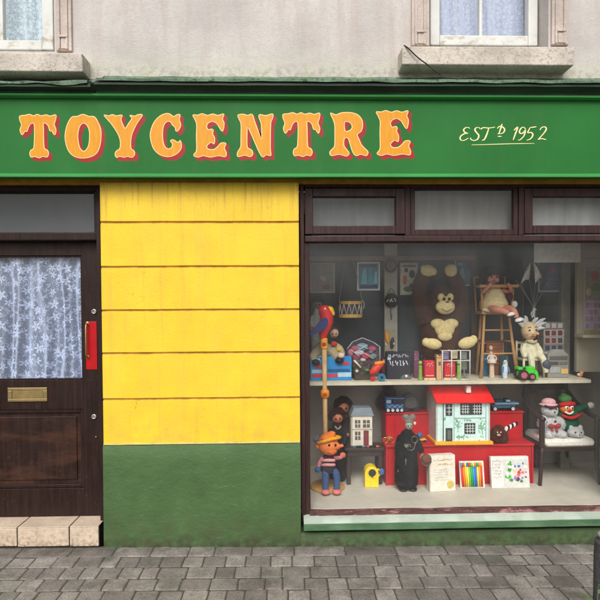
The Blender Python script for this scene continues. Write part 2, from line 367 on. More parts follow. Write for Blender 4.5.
def sett(x0, x1, y0, y1, rot=0):
    g = .0027; x0 += g; x1 -= g; y0 += g; y1 -= g
    cx, cy = (x0 + x1) / 2, (y0 + y1) / 2; tz = random.uniform(-.005, .002); tx = random.uniform(-.012, .012); ty = random.uniform(-.012, .012)
    rings = []
    for ins, dz in ((0, -.05), (0, -.0075), (.003, -.0025), (.0085, 0)):
        ring = []
        pts = [(x0 + ins, y0 + ins), (x1 - ins, y0 + ins), (x1 - ins, y1 - ins), (x0 + ins, y1 - ins)]
        for i in range(4):
            (ax, ay), (bx, by) = pts[i], pts[(i + 1) % 4]
            for t in (.06, .35, .65, .94):
                px, py = ax + (bx - ax) * t, ay + (by - ay) * t
                j = .0022 * noise.noise((px * 31, py * 31, dz * 3 + cx))
                ring.append((px + j, py + j * .8, dz))
        R2 = []
        for px, py, dz2 in ring:
            u, v2 = px - cx, py - cy; u, v2 = u * math.cos(rot) - v2 * math.sin(rot), u * math.sin(rot) + v2 * math.cos(rot)
            zz = gz(cx + u) + tz + u * tx + v2 * ty + dz2 + .0012 * noise.noise((px * 40, py * 40, 2))
            R2.append(b.bm.verts.new((cx + u, cy + v2, zz)))
        rings.append(R2)
    for p, q in zip(rings, rings[1:]):
        m = len(p)
        for k in range(m): b.bm.faces.new((p[k], p[(k + 1) % m], q[(k + 1) % m], q[k]))
    b.bm.faces.new(rings[-1])
y = -.002; row = 0
while y > -2.38:
    dpt = .138 if row == 0 else .138 + random.uniform(-.007, .007)
    y2 = max(y - dpt, -2.396); x = -4.6 - random.uniform(0, .2)
    while x < 4.6:
        wd = random.choice((.3, .22, .26, .36, .18)) if row == 0 else random.choice((.15, .135, .17, .145, .185, .11, .125))
        sett(x, x + wd, y2, y, random.uniform(-.014, .014)); x += wd
    y = y2; row += 1
b.done('pavement', m_pave(), kind='structure')
b = B(); v = [b.bm.verts.new((x, y, gz(x) - .0075)) for x, y in ((-4.8, -2.4), (4.8, -2.4), (4.8, .02), (-4.8, .02))]; b.bm.faces.new(v)
b.done('pavement_bed', mat('joint_sand', (74, 69, 62), .95, .35, 30, .5, 200), kind='structure')

# ------------------------------------------------------------------ the building
BLD = thing('shop_building', 'grey rendered building with yellow and green painted ground floor', 'building', (0, 0, 0))
XL, XR = -3.6, 3.6
zc = Z(79, 0)                                   # where the cornice meets the wall
# upper wall round two window openings
lw = (X(-64, 0, 20), X(54, 0, 20)); rw = (X(429.5, 0, 20), X(548.5, 0, 20)); zs = Z(50, 0); zt = zs + 1.5; ztop = 5.9
zsl = Z(53, 0)
b = B()
b.box(XL, lw[0], 0, .3, 2.9, ztop); b.box(lw[0], lw[1], 0, .3, 2.9, zsl); b.box(lw[0], lw[1], 0, .3, zt, ztop)
b.box(lw[1], rw[0], 0, .3, 2.9, ztop); b.box(rw[0], rw[1], 0, .3, 2.9, zs); b.box(rw[0], rw[1], 0, .3, zt, ztop); b.box(rw[1], XR, 0, .3, 2.9, ztop)
# faint course lines of the old render
b.done('upper_wall', m_render(), BLD)
STN = m_stone('painted_stone', (204, 194, 182)); UP = m_upvc(); PANE = m_glass('window_glass')
ARC = m_stone('painted_moulding', (198, 184, 174), .5)
def architrave(x0, x1, zb):
    b = B(); b.box(x0, x1, -.022, .0, zb, zt + .12, .004)
    w_ = x1 - x0
    b.box(x0 + w_ * .16, x0 + w_ * .3, -.034, -.02, zb + .005, zt + .11, .004); b.box(x0 + w_ * .66, x0 + w_ * .8, -.034, -.02, zb + .005, zt + .11, .004)
    b.box(x0 + w_ * .26, x0 + w_ * .8, -.038, -.02, zb + .085, zb + .1, .003); b.box(x0 + w_ * .34, x0 + w_ * .7, -.029, -.02, zb + .01, zb + .085, .003)
    b.done('architrave', ARC, BLD)
def sill(x0, x1, z0, z1):
    b = B(); b.box(x0, x1, -.135, .12, z0, z1, .008, 3)
    for vv in b.bm.verts: vv.co += Vector((noise.noise(vv.co * 9), noise.noise(vv.co * 7 + Vector((3, 3, 3))), noise.noise(vv.co * 8 + Vector((9, 1, 1))))) * .006
    b.done('window_sill', STN, BLD)
architrave(X(57, 0, 25), X(72.5, 0, 25), Z(53.5, 0)); architrave(X(-82, 0, 25), X(-66.5, 0, 25), Z(53.5, 0))
architrave(X(411, 0, 25), X(428.5, 0, 25), Z(47, 0, 420)); architrave(X(550.5, 0, 25), X(567, 0, 25), Z(46, 0, 560))
sill(X(-92, -.13, 60), X(82.5, -.13, 60), Z(71.5, -.13, 40), Z(53, -.13, 40)); sill(X(402, -.13, 60), X(574, -.13, 60), Z(65.2, -.13, 490), Z(46.6, -.13, 490))
def upper_window(x0, x1, z0, Y, mull, fw, fb):
    f = B(); f.box(x0, x0 + fw, Y, Y + .07, z0, zt, .008); f.box(x1 - fw, x1, Y, Y + .07, z0, zt, .008)
    f.box(x0 + fw, x1 - fw, Y + .002, Y + .07, z0, z0 + fb, .008); f.box(x0 + fw, x1 - fw, Y + .002, Y + .07, zt - fb, zt, .008)
    f.box(mull - .011, mull + .011, Y + .012, Y + .06, z0 + fb, zt - fb, .004)
    f.box(x0 + fw, x1 - fw, Y + .012, Y + .06, z0 + .75, z0 + .775, .004)
    o = f.done('window', UP, BLD)
    g = B(); g.box(x0 + fw - .01, x1 - fw + .01, Y + .032, Y + .036, z0 + fb - .01, zt - fb + .01); g.done('pane', PANE, o)
    k = B(); k.box(x0 - .02, x1 + .02, Y + .62, Y + .64, z0 - .1, zt + .1); k.box(x0 - .04, x0 - .02, Y + .1, Y + .64, z0 - .1, zt + .1); k.box(x1 + .02, x1 + .04, Y + .1, Y + .64, z0 - .1, zt + .1)
    k.box(x0 - .02, x1 + .02, Y + .1, Y + .62, zt + .1, zt + .12); k.box(x0 - .02, x1 + .02, Y + .1, Y + .62, z0 - .12, z0 - .1)
    k.done('room_wall', mat('bedroom_wall', (88, 92, 100), .9, .1, 3), BLD)
    return o
YL, YR = .05, .13
upper_window(X(-64, YL, 20), X(53, YL, 20), Z(50, YL, 40), YL, X(.3, YL, 20), abs(X(53, YL, 20) - X(41.3, YL, 20)), Z(39.8, YL, 20) - Z(50, YL, 20))
upper_window(X(430.5, YR, 20), X(538, YR, 20), Z(45.5, YR, 490), YR, X(481.5, YR, 20), X(440.5, YR, 20) - X(431, YR, 20), Z(35, YR, 490) - Z(45.5, YR, 490))
def curtain(name, x0, x1, z0, z1, Y, amp, waves, m, label, seed, flare=0, swag=0):
    b = B(); nx, nz = 240, 40; g = []
    for j in range(nz + 1):
        t = j / nz; row = []
        for i in range(nx + 1):
            u = i / nx; xx = x0 + (x1 - x0) * u
            ph = u * waves * 2 * math.pi + 3.4 * noise.noise((u * 4, seed, t * 1.1))
            yy = Y + amp * (.55 + .45 * (1 - t)) * (math.sin(ph) + .45 * math.sin(2.3 * ph + seed)) + .004 * noise.noise((u * 14, t * 5, seed))
            row.append(b.bm.verts.new((xx + flare * (1 - t) * (u - .5) + .012 * noise.noise((u * 8, t * 2, seed + 4)) * (1 - t), yy, z0 + (z1 - z0) * t + (1 - t) * .006 * math.sin(ph))))
        g.append(row)
    for j in range(nz):
        for i in range(nx): b.bm.faces.new((g[j][i], g[j][i + 1], g[j + 1][i + 1], g[j + 1][i]))
    return b.done(name, m, None, True, label=label, category='curtain')
curtain('net_curtain', X(-56, YL, 20), X(46, YL, 20), Z(47, YL, 40), zt - .03, YL + .13, .006, 5, m_lace('patterned_net', (204, 224, 234), .5, 26, .017, 1.0), 'blue white patterned net curtain behind the upstairs window above the word TOY', 3)
curtain('net_curtain', X(436, YR, 20), X(535, YR, 20), Z(41, YR, 490), zt - .03, YR + .15, .012, 6, m_lace('folded_net', (200, 210, 232), .66, 24, .018, .98), 'pale net curtain with soft folds behind the upstairs window above the date 1952', 8)

# yellow piers with rusticated courses
YEL = m_yellow(); GRV = mat('grimy_joint', (196, 152, 58), .8, .3, 14); PLI = m_plinth()
zp1 = Z(442, 0, 200); zl = Z(182.5, 0, 200)
def pier(x0, x1):
    js = [Z(p, 0, 200) for p in (398.9, 353.2, 310.4, 267, 222.6)]
    prof = [(.28, zp1), (0, zp1)]
    for z in js: prof += [(0, z - .0095), (.003, z - .0075), (.012, z + .001), (.010, z + .004), (.002, z + .009), (-.001, z + .012)]
    prof += [(0, zl), (.28, zl)]
    b = B(); b.along(prof, x0, x1, 40, .0022); b.done('pier', YEL, BLD, 'auto', m2nd=GRV, pick=lambda c: .0045 < c.y < .02)
    b = B(); b.box(x0, x1, -.006, .27, Z(443.8, 0, 200), zp1 - .001, .002); b.done('pier_edge', mat('cream_edge_paint', (206, 190, 110), .6, .2, 20), BLD)
pier(X(101.6, 0), X(299.2, 0)); pier(X(632, 0), X(800, 0)); pier(X(-230, 0), X(-48, 0))
def plinth(x0, x1, z1):
    b = B(); b.along([(.27, -.1), (-.012, -.1), (-.011, min(.06, z1 - .03)), *[(-.011 + .007 * k / 5, .06 + (z1 - .07) * k / 5) for k in range(1, 5) if z1 > .3], (-.004, z1 - .012), (.004, z1), (.27, z1)], x0, x1, 60, .003)
    b.done('plinth', PLI, BLD, 'auto')
ze = Z(443.8, 0, 200) - .001
plinth(X(103.8, 0, 500), X(300.6, 0, 500), ze); plinth(X(632, 0, 500), X(800, 0, 500), ze); plinth(X(-230, 0, 500), X(-48, 0, 500), ze)
plinth(X(300.8, 0, 530), X(631.8, 0, 530), Z(530.5, 0, 450))
# lintel strip: yellow paint darkened for grime and the fascia's shade
b = B(); b.box(XL, XR, .004, .3, zl + .001, 2.9); b.done('lintel', mat('shaded_lintel_yellow', (176, 134, 44), .8, .25, 12, .2), BLD)

# ------------------------------------------------------------------ door
DW = m_wood('dark_door_wood', (42, 27, 23), None, .35); DWP = m_wood('worn_panel_wood', (44, 28, 23), (84, 55, 41), .35)
YD = .17
dx0, dx1 = X(-43, YD, 350), X(98.4, YD, 350); dz0, dz1 = Z(517.5, YD, 50), Z(241, YD, 50)
gx1 = X(82.2, YD, 320); gx0 = dx0 + (dx1 - gx1); gz1, gz0 = Z(255.5, YD, 50), Z(380, YD, 50)
pz1, pz0 = Z(409.5, YD, 50), Z(488.5, YD, 50)
b = B()
b.box(dx0, gx0, YD, YD + .045, dz0, dz1, .003); b.box(gx1, dx1, YD, YD + .045, dz0, dz1, .003)
for z0, z1 in ((dz0, pz0), (pz1, gz0), (gz1, dz1)): b.box(gx0, gx1, YD + .0015, YD + .045, z0, z1, .003)
for (z0, z1, t) in ((pz0, pz1, .028), (gz0, gz1, .012)):                     # mouldings round panel and glass
    b.box(gx0, gx0 + t, YD + .008, YD + .03, z0, z1, .005); b.box(gx1 - t, gx1, YD + .008, YD + .03, z0, z1, .005)
    b.box(gx0 + t, gx1 - t, YD + .0085, YD + .03, z0, z0 + t, .005); b.box(gx0 + t, gx1 - t, YD + .0085, YD + .03, z1 - t, z1, .005)
DOOR = b.done('door', DW, BLD)
b = B(); b.box(gx0 + .02, gx1 - .02, YD + .022, YD + .04, pz0 + .02, pz1 - .02)
b.box(gx0 + .075, gx1 - .058, YD + .012, YD + .025, pz0 + .06, pz1 - .055, .012, 2); b.done('door_panel', DWP, DOOR)
b = B(); b.box(gx0 + .004, gx1 - .004, YD + .018, YD + .022, gz0 + .004, gz1 - .004); b.done('pane', PANE, DOOR)
BR = mat('brass', (168, 146, 100), .45, .15, 20, 0, 60, .5, .85)
lx0, lx1 = X(8, YD, 395), X(47.5, YD, 395); lz0, lz1 = Z(401.5, YD, 28), Z(387.5, YD, 28)
b = B(); b.box(lx0, lx1, YD - .007, YD + .001, lz0, lz0 + .022, .003); b.box(lx0, lx1, YD - .007, YD + .001, lz1 - .022, lz1, .003)
b.box(lx0, lx0 + .03, YD - .0065, YD + .001, lz0 + .022, lz1 - .022, .003); b.box(lx1 - .03, lx1, YD - .0065, YD + .001, lz0 + .022, lz1 - .022, .003)
b.box(lx0 + .031, lx1 - .031, YD - .003, YD + .0015, lz0 + .023, lz1 - .023, .002); b.done('letterbox', BR, DOOR)
b = B(); b.box(X(86, YD, 345), X(97.2, YD, 345), YD - .005, YD + .001, Z(369.5, YD, 92), Z(321.5, YD, 92), .002)
b.done('push_plate', mat('red_plate_paint', (176, 16, 24), .35, .1, 12), DOOR)
hx = X(88, YD, 340)
b = B(); h0, h1 = Z(357, YD, 88), Z(323.5, YD, 88)
b.tube([(hx, YD - .004, h0), (hx, YD - .03, h0 + .006), (hx, YD - .038, h0 + .03), (hx, YD - .038, h1 - .03), (hx, YD - .03, h1 - .006), (hx, YD - .004, h1)], [.008, .007, .0065, .0065, .007, .008])
b.ell((hx, YD - .006, h0), (.013, .006, .016)); b.ell((hx, YD - .006, h1), (.013, .006, .016)); b.done('handle', BR, DOOR, True)
STL = mat('worn_steel', (176, 172, 166), .35, .15, 30, 0, 60, .5, .7)
for py, rr in ((311.6, .019), (416.6, .019)):
    c = at(94.2, py, YD); b = B()
    ring = [(c.x + math.cos(a) * rr * .72, YD - .004, c.z + math.sin(a) * rr * .72) for a in [2 * math.pi * k / 24 for k in range(25)]]
    b.tube(ring, .0062, 8, False); b.tube([(c.x, YD - .003, c.z), (c.x, YD + .002, c.z)], rr * .5, 14); b.done('lock', STL, DOOR, True)
c = at(96.5, 437, YD); b = B(); b.tube([(c.x, YD - .012, c.z + .006), (c.x, YD - .002, c.z - .006)], .0045); b.done('bolt', STL, DOOR, True)
# frame, transom light, step
b = B(); jz0, jz1 = Z(521, .1, 90), zl
b.box(X(98.6, .1, 350), X(101.9, .05, 350) + .03, .085, .25, jz0, jz1, .003); b.box(dx0 - .05, dx0 - .003, .085, .25, jz0, jz1, .003)
b.box(dx0 - .003, X(98.5, .1, 350), .088, .24, Z(190.5, .09, 50), jz1, .003)
b.box(dx0 - .003, X(98.5, .1, 350), .1, .24, Z(240.5, .1, 50), Z(232, .1, 50), .008)
b.box(X(93.5, .1, 210), X(98.5, .1, 350), .11, .22, Z(232, .1, 50), Z(190.5, .09, 50), .004)
FR = b.done('door_frame', DW, BLD)
b = B(); b.box(dx0, X(94, .15, 210), .15, .154, Z(232.5, .15, 50), Z(190, .15, 50)); b.done('pane', PANE, FR)
b = B(); b.box(dx0, X(95, .15, 210), .2, .21, Z(233, .15, 50), Z(188, .15, 50)); b.done('transom_backing', mat('dim_hallway_board', (76, 80, 82), .9, .12, 5), FR)  # added backing board, its dark grey stands for the unlit hallway
TIL = m_tile(); zst = Z(527, 0.0, 60)
b = B(); b.box(dx0 - .05, X(98, 0, 540), .004, YD + .1, -.1, zst - .006); DST = b.done('doorstep', mat('step_mortar', (52, 44, 38), .95, .2, 30), BLD)
b = B(); cuts = [X(p, 0, 540) for p in (-43, 17.6, 69.6, 99.4)]
for x0, x1 in zip(cuts, cuts[1:]):
    b.box(x0 + .004, x1 - .004, -.006, .012, gz(x0) + .004, zst - .004, .004); 
for x0, x1 in zip(cuts, cuts[1:]): b.box(x0 + .004, x1 - .004, -.006, YD + .06, zst - .003, zst + .004, .003)
b.done('step_tile', TIL, DST)
b = B(); b.box(dx0 - .1, dx1 + .1, .9, .95, -.05, 2.8); b.box(dx0 - .12, dx0 - .1, .3, .95, -.05, 2.8); b.box(dx1 + .1, dx1 + .12, .3, .95, -.05, 2.8); b.box(dx0 - .1, dx1 + .1, .3, .9, 2.79, 2.81); b.box(dx0 - .1, dx1 + .1, .3, .9, .1, .12)
b.done('hallway_wall', mat('hallway_wall', (70, 88, 130), .9, .1, 3), BLD)
curtain('lace_curtain', gx0 + .01, gx1 - .004, gz0 - .02, gz1 + .02, YD + .055, .028, 4.6, m_lace('floral_lace', (206, 220, 248), .32, 9.5, .034, .86), 'white floral lace curtain hanging inside the glass of the dark front door', 2)

# ------------------------------------------------------------------ shop window: frame, transom lights, panes, sill
YW = .06
WD = m_wood('dark_window_wood', (58, 40, 38), None, .35); wx0, wx1 = X(300.5, YW), X(631.5, YW)
SW = B()
def pb(x0, y0, x1, y1, Y, dep, bev=.004):       # a bar of the frame measured on its front plane Y
    SW.box(X(x0, Y, (y0 + y1) / 2), X(x1, Y, (y0 + y1) / 2), Y, Y + dep, Z(y1, Y, 400), Z(y0, Y, 400), bev)
pb(300.6, 183, 304.8, 520, YW, .14); pb(304.8, 242, 309.8, 514, YW + .012, .1); pb(625, 183, 631.5, 520, YW, .14); pb(621, 242, 625, 514, YW + .012, .1)
pb(304.8, 180, 625, 187.5, YW + .001, .13); pb(304.8, 235.5, 625, 241.6, YW - .012, .14, .006)
pb(405, 187.5, 410.5, 235.5, YW + .002, .12); pb(519, 187.5, 524.5, 235.5, YW + .002, .12)
for a, c_ in ((305, 405), (525, 625)):           # two opening sashes, proud of the frame
    pb(a, 188, a + 8, 234, YW - .01, .06, .005); pb(c_ - 9, 188, c_, 234, YW - .01, .06, .005); pb(a + 8, 188, c_ - 9, 196.6, YW - .009, .06, .005); pb(a + 8, 225.5, c_ - 9, 234, YW - .009, .06, .005)
pb(410.5, 187.5, 415, 235.5, YW + .02, .06); pb(513.5, 187.5, 519, 235.5, YW + .02, .06); pb(415, 187.5, 513.5, 189.8, YW + .021, .06); pb(415, 229.5, 513.5, 235.5, YW + .02, .06)
SHOPW = SW.done('shop_window', WD, BLD)
YG = .1
def pane(x0, y0, x1, y1, Y):
    b = B(); b.box(X(x0, Y, 330), X(x1, Y, 330), Y, Y + .005, Z(y1, Y, 450), Z(y0, Y, 450)); b.done('pane', PANE, SHOPW)
pane(307, 240, 624, 514, YG); pane(311, 195, 398, 227, YW + .02); pane(413, 188, 516, 231, YW + .04); pane(532, 195, 618, 227, YW + .02)
BL = [m_blind(c) for c in ((168, 170, 168), (180, 180, 174), (214, 216, 214))]  # rightmost is lighter: its brighter reflection is put into the colour
for (x0, x1), m_ in zip(((306, 408), (411, 520), (524, 625)), BL):
    b = B(); b.box(X(x0, .2), X(x1, .2), .2, .205, Z(238, .2, 450), Z(186, .2, 450)); b.done('transom_backing', m_, SHOPW)
PL = m_peel()
b = B(); b.along([(.045, Z(513.5, .05, 450)), (.045, Z(509.6, .045, 450)), (.06, Z(508.4, .06, 450)), (.13, Z(507.2, .13, 450)), (.13, Z(513.5, .05, 450))], X(309.8, .05, 510), X(621, .05, 510), 120, .004); b.done('bottom_rail', PL, SHOPW, 'auto')
b = B(); b.along([(-.06, Z(528.4, -.06, 450)), (-.06, Z(522.2, -.06, 450)), (-.056, Z(521.6, -.06, 450)), (.05, Z(513.3, .05, 450)), (.14, Z(513.3, .05, 450)), (.14, Z(528.4, -.06, 450))], X(304, -.06, 522), X(628, -.06, 522), 60, .0015)
b.done('sill', m_sill(), SHOPW, 'auto')

# ------------------------------------------------------------------ the display space behind the glass
FL = Z(506.5, .135, 450); YB = 1.12; YP = .98; SHF = .55; SHZ = Z(381, SHF, 450); hx0, hx1 = wx0 - .04, X(600, .9)
INT = mat('display_wall', (158, 151, 140), .9, .08, 4)
b = B(); b.box(hx0, 2.95, .135, YB, FL - .03, FL, .002); b.done('display_floor', mat('display_floor_paint', (192, 186, 170), .7, .12, 5, .1, 40), BLD)
b = B(); b.box(hx0 - .02, 2.95, YB, YB + .02, FL - .05, 2.66); b.box(hx0 - .02, hx0, .2, YB, FL - .05, 2.66); b.box(2.95, 2.97, .2, YB, FL - .05, 2.66); b.done('display_back', INT, BLD)
b = B(); b.box(hx0, 2.95, .205, YB, 2.56, 2.58); b.done('display_ceiling', mat('display_ceiling', (190, 190, 184), .9, .06, 3), BLD)
b = B(); b.box(hx0 + .001, X(479, YP), YP, YP + .02, SHZ + .012, 2.555); b.box(X(479, YP) + .002, X(572, YP), YP + .012, YP + .03, SHZ + .012, 2.555)
b.done('back_panel', mat('slate_panel_paint', (54, 62, 66), .7, .15, 4), BLD)
GP = mat('grey_post_paint', (168, 164, 152), .7, .12, 12)
b = B(); b.box(X(384.5, .93), X(397.5, .93), .93, .975, SHZ + .012, 2.555, .004); b.done('post', GP, BLD)
b = B(); b.box(X(561.5, .93), X(570.5, .93), .93, .98, FL, 2.555, .004); b.done('post', mat('green_grey_post', (122, 122, 108), .7, .15, 12), BLD)
b = B(); b.box(X(471, .94), X(477, .94), .93, .975, SHZ + .012, 2.555, .004); b.done('post', mat('brown_post', (78, 58, 50), .6, .2, 12), BLD)
b = B(); b.box(hx0 + .002, X(476, .92), .915, .929, Z(260.5, .92, 400), Z(256, .92, 400), .003); b.done('rail', mat('pink_grey_rail', (142, 118, 112), .7, .15, 12), BLD)
CR = mat('cream_side_panel', (176, 168, 146), .75, .08, 3)
b = B(); b.box(X(577, .8), X(577, .8) + .9, .8, .84, Z(372, .8, 590), 2.555, .004); b.box(X(581, .7), X(577, .8) + .9, .66, .8, Z(338, .66, 590), Z(335, .66, 590), .004)
b.done('side_panel', CR, BLD)
b = B(); b.box(X(571, 1.0), X(577, .85), .85, 1.1, SHZ + .012, 2.5); b.done('gap_shade_board', mat('gap_shade_paint', (28, 30, 30), .9, .1, 4), BLD)  # added dark filler standing for the shade in the gap beside the post
b = B(); b.along([(SHF, SHZ - .028), (SHF, SHZ), (SHF + .43, SHZ + .002), (SHF + .43, SHZ - .026)], X(308, SHF, 380), X(591, SHF, 380), 20, .0015)
b.done('display_shelf', mat('cream_shelf_paint', (202, 194, 170), .55, .12, 14), None, label='long thin cream shelf crossing the middle of the shop window', category='shelf')
# ------------------------------------------------------------------ the shop sign: board, cornice, lettering
from mathutils.geometry import tessellate_polygon
SIGN = thing('shop_sign', 'long green wooden signboard lettered TOYCENTRE above the shop front', 'sign', (0, -.05, Z(180, 0)))
so_ = SIGN.location.copy()
def sd(b, name, m, parent=SIGN, smooth=False, off=so_, **k): return b.done(name, m, parent, smooth, off=off, **k)
YBD = -.085
zb0, zb1 = Z(176.5, YBD, 300), Z(98.5, YBD, 300)
b = B(); b.box(XL, XR, YBD, .003, zb0 + .004, zb1); sd(b, 'board', m_fascia())
GB = m_fascia('highlit_bead_paint', (66, 146, 78), .1)  # fascia green lightened: the beads' highlight is put into the colour
b = B(); z2, z1 = Z(177.3, -.11, 300), Z(173.4, -.11, 300)
b.along([(-.0855, z2 + .002), (-.104, z2), (-.111, z2 + .004), (-.111, z1 - .006), (-.104, z1), (-.0855, z1 + .003)], XL, XR, 30, .0008); sd(b, 'bottom_bead', GB, smooth='auto')
b = B(); z2, z1 = Z(98.2, -.11, 300), Z(94.6, -.11, 300)
b.along([(-.086, z2 + .001), (-.1, z2), (-.122, z2 + .008), (-.126, z1 - .006), (-.112, z1 + .002), (-.086, z1 + .004)], XL, XR, 30, .0008); sd(b, 'top_bead', GB, smooth='auto')
cz = lambda py, Y: Z(py, Y, 300)
def cornice(x0, x1, dz):
    p = [(-.0, cz(81, 0) + dz), (-.165, cz(83, -.165) + dz), (-.167, cz(86, -.167) + dz), (-.160, cz(86.6, -.160) + dz), (-.152, cz(87.5, -.152) + dz), (-.138, cz(89.6, -.138) + dz * .6), (-.121, cz(92.2, -.121)), (-.118, cz(94.2, -.118)), (-.1, cz(94.6, -.1)), (-.0, cz(94.6, -.1))]
    b = B(); b.along(p, x0, x1, 40, .0025); sd(b, 'cornice', m_cornice(), smooth='auto')
def flash(x0, x1, dz, jit):
    p = [(.0, cz(77.5, 0) + dz), (-.05, cz(78.2, -.1) + dz), (-.17, cz(79.2, -.17) + dz), (-.178, cz(79.6, -.178) + dz), (-.177, cz(82.2, -.177) + dz), (-.17, cz(82.4, -.17) + dz), (-.0, cz(80.9, 0) + dz)]
    b = B(); b.along(p, x0, x1, 160, jit); sd(b, 'flashing', m_lead(), smooth='auto')
xg = X(90, -.2, 80)
cornice(XL, xg - .012, -.012); cornice(xg + .012, XR, .004); flash(XL, xg - .03, -.016, .014); flash(xg + .03, XR, .004, .0055)

def shoelace(p): return sum(p[i][0] * p[(i + 1) % len(p)][1] - p[(i + 1) % len(p)][0] * p[i][1] for i in range(len(p)))
def offset(p, d):
    if shoelace(p) < 0: p = p[::-1]
    out = []; n = len(p)
    for i in range(n):
        a, c = p[i - 1], p[(i + 1) % n]; t = Vector((c[0] - a[0], c[1] - a[1])); t = t.normalized() if t.length else Vector((1, 0))
        out.append((p[i][0] + t.y * d, p[i][1] - t.x * d))
    return out
def flat(b, loops, y0, y1):
    if len(loops) == 1:                           # no hole: a single face, triangulated by ear clipping
        f = b.bm.faces.new([b.bm.verts.new((x, y0, z)) for x, z in loops[0]]); fv = list(f.verts); n = len(fv)
        bv = [b.bm.verts.new((v.co.x, y1, v.co.z)) for v in fv]
        for k in range(n): b.bm.faces.new((fv[k], bv[k], bv[(k + 1) % n], fv[(k + 1) % n]))
        f.normal_update(); bmesh.ops.triangulate(b.bm, faces=[f], ngon_method='EAR_CLIP'); return
    vs = [[Vector((x, z, 0)) for x, z in l] for l in loops]
    tri = tessellate_polygon(vs); allp = [q for l in vs for q in l]
    fv = [b.bm.verts.new((q.x, y0, q.y)) for q in allp]
    for t in tri:
        try: b.bm.faces.new([fv[i] for i in t])
        except ValueError: pass
    base = 0
    for l in vs:
        bv = [b.bm.verts.new((q.x, y1, q.y)) for q in l]; n = len(l)
        for k in range(n): b.bm.faces.new((fv[base + k], bv[k], bv[(k + 1) % n], fv[base + (k + 1) % n]))
        base += n
GLY = {
 'T': (15, 4, [[(20, 45), (40, 42), (58, 38), (75, 44), (90, 38), (105, 44), (125, 40), (142, 45), (163, 40), (162, 60), (157, 78), (164, 100), (159, 119), (148, 104), (140, 103), (134, 84), (122, 72), (113, 76), (114, 100), (115, 150), (118, 174), (130, 182), (134, 195), (128, 208), (112, 205), (98, 211), (80, 206), (65, 208), (60, 195), (64, 182), (75, 174), (78, 150), (79, 100), (77, 76), (68, 72), (56, 84), (48, 105), (40, 104), (29, 119), (21, 100), (27, 80), (20, 60)]]),
 'O': (15, 4, [[(272, 38), (295, 46), (318, 48), (332, 70), (343, 98), (344, 128), (340, 160), (328, 190), (305, 206), (272, 212), (240, 206), (218, 188), (206, 160), (201, 128), (205, 95), (216, 66), (230, 48), (250, 46)],
              [(275, 72), (288, 80), (297, 100), (299, 128), (296, 158), (288, 176), (275, 186), (262, 176), (255, 158), (251, 128), (254, 100), (262, 80)]]),
 'Y': (15, 4, [[(357, 41), (375, 44), (390, 39), (405, 44), (428, 41), (424, 56), (430, 76), (441, 94), (455, 74), (468, 54), (460, 42), (480, 45), (492, 39), (509, 40), (498, 58), (484, 80), (468, 115), (463, 145), (464, 174), (476, 184), (478, 198), (468, 209), (450, 205), (437, 209), (420, 205), (406, 209), (401, 196), (407, 184), (420, 174), (422, 145), (412, 115), (388, 78), (371, 58)]]),
 'C': (145, 4.286, [[(150, 43), (138, 42), (122, 50), (108, 40), (92, 37), (68, 46), (44, 68), (29, 98), (23, 130), (30, 168), (44, 196), (72, 216), (104, 221), (132, 211), (150, 194), (156, 176), (151, 153), (141, 161), (122, 150), (110, 154), (119, 168), (113, 184), (99, 189), (86, 180), (78, 160), (75, 130), (77, 100), (84, 80), (96, 70), (110, 72), (118, 85), (130, 96), (133, 111), (143, 108), (153, 86), (147, 64)]]),
 'E': (145, 4.286, [[(206, 44), (226, 44), (245, 38), (268, 45), (290, 39), (312, 45), (337, 39), (332, 60), (339, 80), (332, 112), (318, 95), (309, 80), (290, 70), (270, 78), (264, 94), (272, 107), (284, 104), (292, 108), (290, 125), (298, 142), (296, 166), (285, 160), (273, 166), (264, 178), (272, 190), (294, 191), (312, 179), (326, 164), (346, 165), (340, 185), (348, 205), (344, 221), (315, 217), (280, 223), (250, 217), (228, 223), (209, 216), (220, 200), (222, 180), (221, 130), (222, 85), (216, 65)]]),
 'N': (145, 4.286, [[(399, 44), (420, 40), (440, 45), (459, 41), (470, 72), (486, 115), (500, 146), (500, 100), (497, 75), (490, 57), (491, 42), (518, 46), (547, 39), (545, 60), (539, 75), (537, 130), (537, 190), (539, 216), (520, 213), (505, 222), (492, 206), (472, 162), (452, 116), (439, 92), (437, 130), (437, 170), (441, 185), (458, 195), (461, 212), (450, 221), (428, 215), (399, 221), (397, 205), (405, 190), (411, 175), (412, 130), (412, 82), (405, 63)]]),
 'R': (275, 4.138, [[(230, 34), (252, 41), (275, 33), (310, 32), (340, 40), (358, 60), (362, 85), (356, 108), (340, 122), (347, 142), (357, 165), (371, 180), (384, 194), (378, 209), (355, 204), (335, 209), (322, 195), (312, 165), (304, 140), (293, 134), (285, 145), (285, 168), (295, 184), (306, 199), (296, 211), (265, 204), (233, 209), (227, 195), (238, 182), (247, 168), (248, 120), (247, 80), (240, 58)],
              [(287, 72), (303, 69), (316, 78), (319, 94), (309, 106), (290, 108)]]),
}
ORG = N('sign_yellow_paint'); ORG = ORG.fin(ORG.mix(ORG.rng(ORG.noise(20, 7, (3, 1, .5)), .3, .7), lin((208, 136, 4)), lin((220, 150, 10))), .45, .35)
CRM = mat('sign_cream_paint', (240, 206, 146), .5, .06, 20); RED = mat('sign_red_paint', (156, 14, 20), .5, .12, 14)
